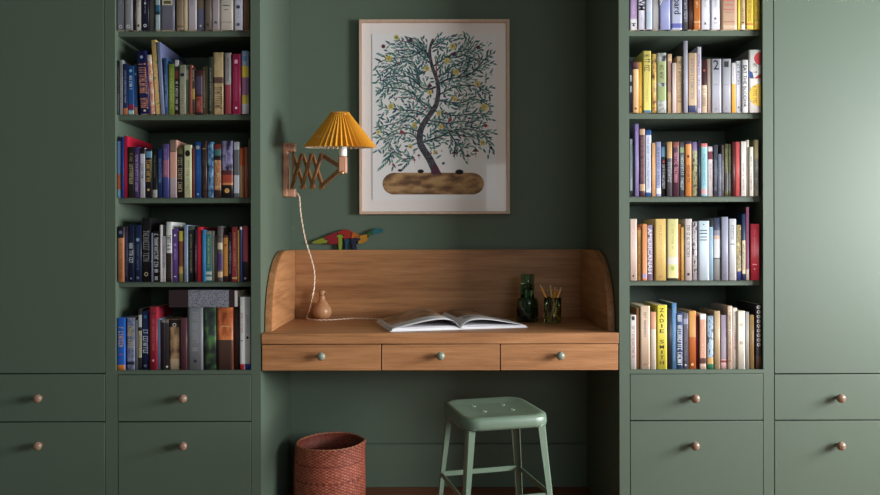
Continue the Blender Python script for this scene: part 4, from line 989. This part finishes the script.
BK['R5'] = [
(630.3,636.2,315,(218,208,202),'white book with red marks, far left',dict(t=((170,70,60),.2,.8,.5),m=[('sq',.06,.5,(50,40,46))])),
(636.5,639.5,308,(156,96,50),'thin brown orange book beside the red-marked one',{}),
(640.2,650.0,306,(218,186,158),'wide beige peach book with small lettering',dict(t=((130,110,110),.1,.5,.25),m=[('bar',.92,.4,(150,90,70))])),
(650.4,655.9,312,(218,204,184),'ivory book with a peach upper part',dict(b=[(0,.3,(218,150,110))])),
(656.8,667.0,305,(228,208,56),'bright yellow book lettered in black',dict(s=('ZADIE SMITH',(60,50,24),.04,.94,.8,'stack'))),
(667.5,671.6,309,(34,34,50),'dark navy book right of the bright yellow one',{}),
(671.9,676.4,303,(86,136,190),'tall steel blue book',dict(t=((150,190,220),.08,.9,.25))),
(676.8,682.7,313,(64,78,126),'navy book covered in white blobs',dict(t=((220,225,235),.04,.96,.8))),
(683.1,688.3,313,(98,94,108),'slate grey book with a lilac label',dict(b=[(.1,.2,(150,150,180))],m=[('disc',.93,.4,(190,180,190))],t=((140,130,140),.3,.85,.4))),
(688.6,696.0,311,(216,148,74),'two-tone orange book',dict(b=[(.45,1,(204,100,40))],m=[('disc',.92,.4,(230,170,100))])),
(696.3,698.6,316,(116,26,46),'thin wine red book right of the two-tone orange one',{}),
(699.6,706.0,314,(218,154,124),'salmon book with a white top and brown foot',dict(b=[(0,.1,(214,214,220)),(.8,.9,(90,50,40)),(.9,1,(216,180,160))],t=((240,190,160),.2,.7,.35))),
(707.0,713.3,316,(144,168,194),'pale blue and black book with a green foot',dict(n=[(60,60,70),(160,184,206),(120,140,160)],b=[(.78,.9,(200,150,80)),(.9,1,(40,120,80))])),
(713.9,720.0,311,(184,154,114),'khaki tan book right of the green-footed one',{}),
(720.6,726.9,315,(156,140,162),'mauve grey book with a pink and white foot',dict(b=[(.82,1,(220,170,170)),(.84,.88,(150,50,60))])),
(727.4,732.3,306,(210,182,158),'beige pink book with a column of dark lettering',dict(t=((110,64,50),.1,.9,.5))),
(732.8,737.2,308,(218,208,198),'white book with red lettering',dict(t=((180,50,70),.3,.7,.45))),
(737.6,745.0,311,(222,214,198),'wide ivory book with small tan motifs',dict(m=[('ring',.24,.4,(196,166,130)),('ring',.55,.4,(170,120,90)),('disc',.75,.15,(196,166,130))])),
(745.4,749.0,312,(156,152,146),'thin grey book beside the wide ivory one',{}),
(749.4,754.0,315,(156,120,64),'ochre brown book second from the right end',dict(t=((110,80,40),.1,.9,.4))),
(755.6,762.2,304,(42,36,40),'black book with a chain of white circles',dict(circles=1,b=[(.8,1,(92,64,54))])),
]
BD = .012
BG = .82
def desat(c):
    g = .3*c[0]+.59*c[1]+.11*c[2]
    return tuple(int(v+(g-v)*.16) for v in c)
def bmat(col, rough=.5): return mat('book_cloth', desat(col), rough, .35, 0, BG)
SHELFN = {'1': 'top', '2': 'second', '3': 'third', '4': 'fourth', '5': 'bottom'}
TXT = {}
def textmesh(s, size):
    cu = bpy.data.curves.new('lettering', 'FONT'); cu.body = s; cu.size = size; cu.align_x = 'CENTER'; cu.align_y = 'CENTER'; cu.offset = size*.012
    cu.resolution_u = 2
    o = bpy.data.objects.new('lettering', cu); C.objects.link(o)
    dg = bpy.context.evaluated_depsgraph_get()
    me = bpy.data.meshes.new_from_object(o.evaluated_get(dg))
    bpy.data.objects.remove(o); bpy.data.curves.remove(cu)
    return me
def lettering(s, col, f0, f1, size, mode, w, h, root, yf, name='spine_title'):
    L = (f1-f0)*h; zc = h*(1-(f0+f1)/2)
    mb = MB(); mb.mi(bmat(col, .5))
    def put(me, rot, cx, cz, sx, sy):
        vs = [v.co.copy() for v in me.vertices]
        if not vs: return
        x0 = min(v.x for v in vs); x1 = max(v.x for v in vs); y0 = min(v.y for v in vs); y1 = max(v.y for v in vs)
        kx = sx/max(x1-x0, 1e-6); ky = sy/max(y1-y0, 1e-6)
        nv = []
        for v in vs:
            a, b = (v.x-(x0+x1)/2)*kx, (v.y-(y0+y1)/2)*ky
            if rot: a, b = b, -a
            nv.append(mb.bm.verts.new((cx+a, yf, cz+b)))
        for p in me.polygons: mb.face([nv[i] for i in p.vertices])
        bpy.data.meshes.remove(me)
    if mode == 'rot': put(textmesh(s, .05), True, w/2, zc, L, w*size)
    elif mode == 'up': put(textmesh(s, .05), False, w/2, zc, w*size*.55, L)
    else:
        n = len(s); c = L/n
        for i, ch in enumerate(s):
            if ch == ' ': continue
            put(textmesh(ch, .05), False, w/2, h*(1-f0)-c*(i+.5), w*size*(.16 if ch == 'I' else .52), c*.7)
    return mb.build(name, None, root, None, False)
def titleblocks(col, f0, f1, wf, w, h, root, yf, rnd):
    mb = MB(); m = bmat(col, .5); mb.mi(m)
    z = h*(1-f0); zend = h*(1-f1); u = max(.0036, min(.0085, w*wf*.5))
    hw = w*wf/2
    while z-u > zend:
        if rnd.random() < .14: z -= u*.8; continue
        c = u*rnd.uniform(.62, .78); k = rnd.random()
        def q(a0, a1, b0, b1):
            mb.face([mb.bm.verts.new((w/2+a, yf, z-b)) for a, b in ((a0*hw, b0*c), (a1*hw, b0*c), (a1*hw, b1*c), (a0*hw, b1*c))])
        if k < .35: q(-1, 1, 0, .3); q(-1, 1, .7, 1); q(-.15, .15, .3, .7)
        elif k < .6: q(-1, 1, 0, .32); q(.65, 1, .32, 1)
        elif k < .8: q(-1, 1, .35, .65); q(.6, 1, 0, .35); q(.6, 1, .65, 1)
        else: q(-1, 1, 0, .3); q(-1, -.7, .3, 1); q(.7, 1, .3, 1)
        z -= u
    return mb.build('spine_title', None, root, None, False)
def marks(ms, w, h, root, yf):
    mb = MB()
    for (k, f, s, col) in ms:
        m = bmat(col, .45); zc = h*(1-f); r = w*s/2
        V = lambda pts: [mb.bm.verts.new((w/2+a, yf, zc+b)) for a, b in pts]
        if k == 'disc': mb.face(V([(r*math.cos(a*PI/7), r*math.sin(a*PI/7)) for a in range(14)]), m)
        elif k == 'oval': mb.face(V([(r*math.cos(a*PI/7), 1.3*r*math.sin(a*PI/7)) for a in range(14)]), m)
        elif k == 'sq': mb.face(V([(-r, -r*1.3), (r, -r*1.3), (r, r*1.3), (-r, r*1.3)]), m)
        elif k == 'bar': mb.face(V([(-r, -.0016), (r, -.0016), (r, .0016), (-r, .0016)]), m)
        elif k == 'tri': mb.face(V([(-r, -r), (r, -r), (0, r)]), m)
        elif k == 'ring':
            for a in range(14):
                p, q = a*PI/7, (a+1)*PI/7
                mb.face(V([(r*math.cos(p), r*math.sin(p)), (r*math.cos(q), r*math.sin(q)), (.55*r*math.cos(q), .55*r*math.sin(q)), (.55*r*math.cos(p), .55*r*math.sin(p))]), m)
        elif k == 'plate':
            mb.face(V([(-r, -.011), (r, -.011), (r, .011), (-r, .011)]), m)
            m2 = bmat((84, 84, 60)); mb.face([mb.bm.verts.new((w/2+a, yf-.0002, zc+b)) for a, b in ((-r*.72, -.006), (r*.72, -.006), (r*.72, .006), (-r*.72, .006))], m2)
    return mb.build('spine_emblem', None, root, None, False)
def make_book(x, z, w, h, dp, col, opt, rnd, label, group, y=BD, rot90=False):
    root_mb = MB()
    hard = w > .016 and rnd.random() < .6
    t = min(.0022 if hard else .0009, w*.2); bulge = .0014 if hard else .0004
    side = opt.get('side', col)
    ms = bmat(side, .45)
    bands = sorted(opt.get('b', []))
    lev = sorted({0.0, 1.0}|{max(0, min(1, v)) for b in bands for v in b[:2]})
    n = 6
    outer = [(w*i/n, -bulge*math.sin(PI*i/n)) for i in range(n+1)]
    outline = outer+[(w, dp), (w-t, dp), (w-t, t), (t, t), (t, dp), (0, dp)]
    if 'n' in opt:
        key = ('n', tuple(map(tuple, opt['n'])))
        if key not in MC: MC[key] = noisy('printed_spine', [desat(c) for c in opt['n']], 28 if w > .03 else 80, .45, BG, (1, 1, .8))
        base = MC[key]
    else: base = bmat(col, .45)
    rings = []
    for f in lev: rings.append([root_mb.bm.verts.new((px, py, h*(1-f))) for px, py in outline])
    N = len(outline)
    for i in range(len(lev)-1):
        mid = (lev[i]+lev[i+1])/2; m = base
        for b in bands:
            if b[0] <= mid <= b[1]: m = bmat(b[2], .45)
        for k in range(N):
            j = (k+1) % N
            root_mb.face([rings[i][k], rings[i][j], rings[i+1][j], rings[i+1][k]], m if k < n else ms, k < n)
    for rg in (rings[0], rings[-1][::-1]):
        # caps: spine strip and two boards
        root_mb.face([rg[k] for k in list(range(n+1))+[n+3, n+4]] if False else rg, ms)
    o = root_mb.build('book', None)
    o.location = (x, y, z); tag(o, label, 'book', group)
    in_ = .003 if hard else .0006
    MB().box(t+.0002, w-t-.0002, t, dp-in_, in_ if hard else .0004, h-in_, M_PAGE).build('pages', M_PAGE, o)
    yf = -bulge-.0003
    if 't' in opt: titleblocks(*opt['t'], w, h, o, yf, rnd)
    if 's' in opt:
        S = opt['s']
        if S[0] in ('ZADIE SMITH', 'EAT THE BUDDHA', 'AMERICANAH', '2', 'Shepard', 'WM'): lettering(*S, w, h, o, yf)
        else: titleblocks(S[1], S[2], S[3], S[4]*.8, w, h, o, yf, rnd)
    if 'm' in opt: marks(opt['m'], w, h, o, yf-.0001)
    if 'diag' in opt:
        mb = MB(); V = lambda pts: [mb.bm.verts.new((a*w, yf, b*h)) for a, b in pts]
        mb.face(V([(.02, .52), (.02, .62), (.9, .99), (.98, .99), (.98, .96)]), bmat((214, 216, 226)))
        mb.face([mb.bm.verts.new((a*w, yf-.0001, b*h)) for a, b in ((.02, .55), (.02, .59), (.86, .985), (.9, .98))], bmat((30, 30, 36)))
        mb.face([mb.bm.verts.new((a*w, yf, b*h)) for a, b in ((.02, .64), (.02, .99), (.8, .99))], bmat((206, 200, 150)))
        mb.build('cover_artwork', None, o, None, False)
    if 'geo' in opt:
        mb = MB()
        def sect(cx_, cz_, r, a0, a1, col_, dy=0):
            p = [(cx_, cz_)]+[(cx_+r*math.cos(a0+(a1-a0)*i/16), cz_+r*math.sin(a0+(a1-a0)*i/16)) for i in range(17)]
            mb.face([mb.bm.verts.new((min(max(a, .0006), w-.0006), yf-dy, b)) for a, b in p], bmat(col_))
        sect(w, h*.86, w*.55, PI/2, 3*PI/2, (206, 40, 44))
        mb.face([mb.bm.verts.new((a*w, yf, b*h)) for a, b in ((.45, .545), (.98, .545), (.98, .62))], bmat((206, 40, 44)))
        mb.face([mb.bm.verts.new((a*w, yf, b*h)) for a, b in ((.02, .545), (.42, .545), (.3, .64), (.02, .67))], bmat((36, 70, 150)))
        mb.face([mb.bm.verts.new((a*w, yf, b*h)) for a, b in ((.01, .535), (.99, .535), (.99, .545), (.01, .545))], bmat((214, 190, 160)))
        sect(w, h*.28, w*.96, PI/2, 3*PI/2, (238, 190, 44))
        mb.build('cover_artwork', None, o, None, False)
        titleblocks((40, 36, 36), .22, .38, .3, w, h, o, yf-.0006, rnd)
        titleblocks((130, 90, 50), .58, .86, .3, w, h, o, yf-.0006, rnd)
    if 'circles' in opt:
        mb = MB(); m = bmat((220, 216, 216))
        for i in range(9):
            zc = h*(.95-.072*i); r = w*.30
            for a in range(12):
                p, q = a*PI/6, (a+1)*PI/6
                mb.face([mb.bm.verts.new((w*.5+rr2*math.cos(an), yf, zc+rr2*math.sin(an))) for rr2, an in ((r, p), (r, q), (.45*r, q), (.45*r, p))], m)
        mb.build('spine_emblem', None, o, None, False)
    return o
labels = set()
for key, rows in BK.items():
    rnd = random.Random(hash(key) if False else sum(map(ord, key))*7)
    zs = (SH_L if key[0] == 'L' else SH_R)[int(key[1])-1]
    zsh = P(180 if key[0] == 'L' else 696, zs, .028)[1]
    side = 'left' if key[0] == 'L' else 'right'
    group = 'books on the %s shelf of the %s bookcase' % (SHELFN[key[1]], side)
    for i, (x0, x1, top, col, desc, opt) in enumerate(rows):
        d = BD+rnd.uniform(-.003, .004)
        py = zs-20
        a = P(x0, py, d)[0]; b = P(x1, py, d)[0]-.0005
        zt = P((x0+x1)/2, top, d)[1]
        lo, hi = (X(115.4), X(251.0)) if key[0] == 'L' else (X(629.5), X(763.2))
        a = max(a, lo+.0008); b = min(b, hi-.0008)
        h = zt-zsh; w_ = b-a
        dp = opt.get('dp', min(.19, max(.125, h*.68))+rnd.uniform(-.004, .006))
        lab = '%s, %s bookcase %s shelf' % (desc, side, SHELFN[key[1]])
        assert lab not in labels and 4 <= len(lab.split()) <= 16, lab
        labels.add(lab)
        o = make_book(a, zsh+.0002, w_, h, dp, col, opt, rnd, lab, group, d)
        if 'lean' in opt: o.rotation_euler = (0, -math.radians(opt['lean']), 0)
# the boxed volume lying flat across the tops of the thick books
zl = P(210, 307.4, BD)[1]+.0006; zh = P(210, 290.2, BD)[1]
xa, xb = P(168.8, 300, BD)[0], P(238.6, 300, BD)[0]
mb = MB(); Wl, Hl = xb-xa, zh-zl
cloth = bmat((52, 32, 38)); pat = noisy('silver_filigree', [(46, 46, 58), (150, 152, 164), (60, 60, 72)], 150, .5, BG)
pat2 = bmat((90, 60, 64))
xs = [0, Wl*.28, Wl*.86, Wl]
for i, m in enumerate((cloth, pat, cloth)):
    for (z0_, z1_) in ((0, .003), (Hl-.003, Hl)): mb.box(xs[i], xs[i+1], .002, .165, z0_, z1_, m)
    mb.box(xs[i], xs[i+1], -.0, .002, 0, Hl, m)
o = mb.build('book', None); o.location = (xa, BD, zl)
tag(o, 'thick dark book lying flat on the thick books, patterned silver spine, left bookcase', 'book', 'books on the bottom shelf of the left bookcase')
MB().box(.004, Wl-.004, .0025, .16, .0032, Hl-.0032, M_PAGE).build('pages', M_PAGE, o)
mb = MB(); mb.box(Wl*.945, Wl*.985, -.0006, 0, .002, Hl-.002, bmat((200, 196, 190))); mb.build('spine_label', None, o)
# ---------------------------------------------------------------- light, camera, world
def area(name, loc, rot, sx, sy, power, col):
    l = bpy.data.lights.new(name, 'AREA'); l.shape = 'RECTANGLE'; l.size = sx; l.size_y = sy; l.energy = power; l.color = col
    o = bpy.data.objects.new(name, l); C.objects.link(o); o.location = loc; o.rotation_euler = rot; return o
# daylight through the window in the right wall: faces -x
area('window_daylight', (RX+.16, (WY0+WY1)/2, (WZ0+WZ1)/2), (0, PI/2, 0), WZ1-WZ0-.02, WY1-WY0-.02, 370, (.97, 1.0, 1.0))
# softer daylight through the window behind the photographer
area('rear_daylight', ((BX0+BX1)/2, -4.76, (BZ0+BZ1)/2), (PI/2, 0, 0), BX1-BX0-.02, BZ1-BZ0-.02, 18, (.92, .98, 1.0))
wd = bpy.data.worlds.new('world'); bpy.context.scene.world = wd; wd.use_nodes = True
wd.node_tree.nodes['Background'].inputs['Color'].default_value = (.62, .72, .85, 1); wd.node_tree.nodes['Background'].inputs['Strength'].default_value = 1.0
cam = bpy.data.cameras.new('camera'); co = bpy.data.objects.new('camera', cam); C.objects.link(co)
cam.sensor_width = 36; cam.lens = F/880*36; cam.shift_x = (440-VX)/880; cam.shift_y = (VY-247.5)/880
co.matrix_world = Matrix.Translation((0, -D0, CZ)) @ Matrix.Rotation(PI/2, 4, 'X') @ Matrix.Rotation(-TH, 4, 'Z')
cam.clip_start = .05
sc_ = bpy.context.scene; sc_.camera = co
vs = sc_.view_settings; vs.view_transform = 'Standard'; vs.look = 'None'; vs.gamma = 1; vs.exposure = 0.22; vs.use_curve_mapping = False
sc_.cycles.use_denoising = True
sc_.cycles.max_bounces = 10; sc_.cycles.transparent_max_bounces = 12
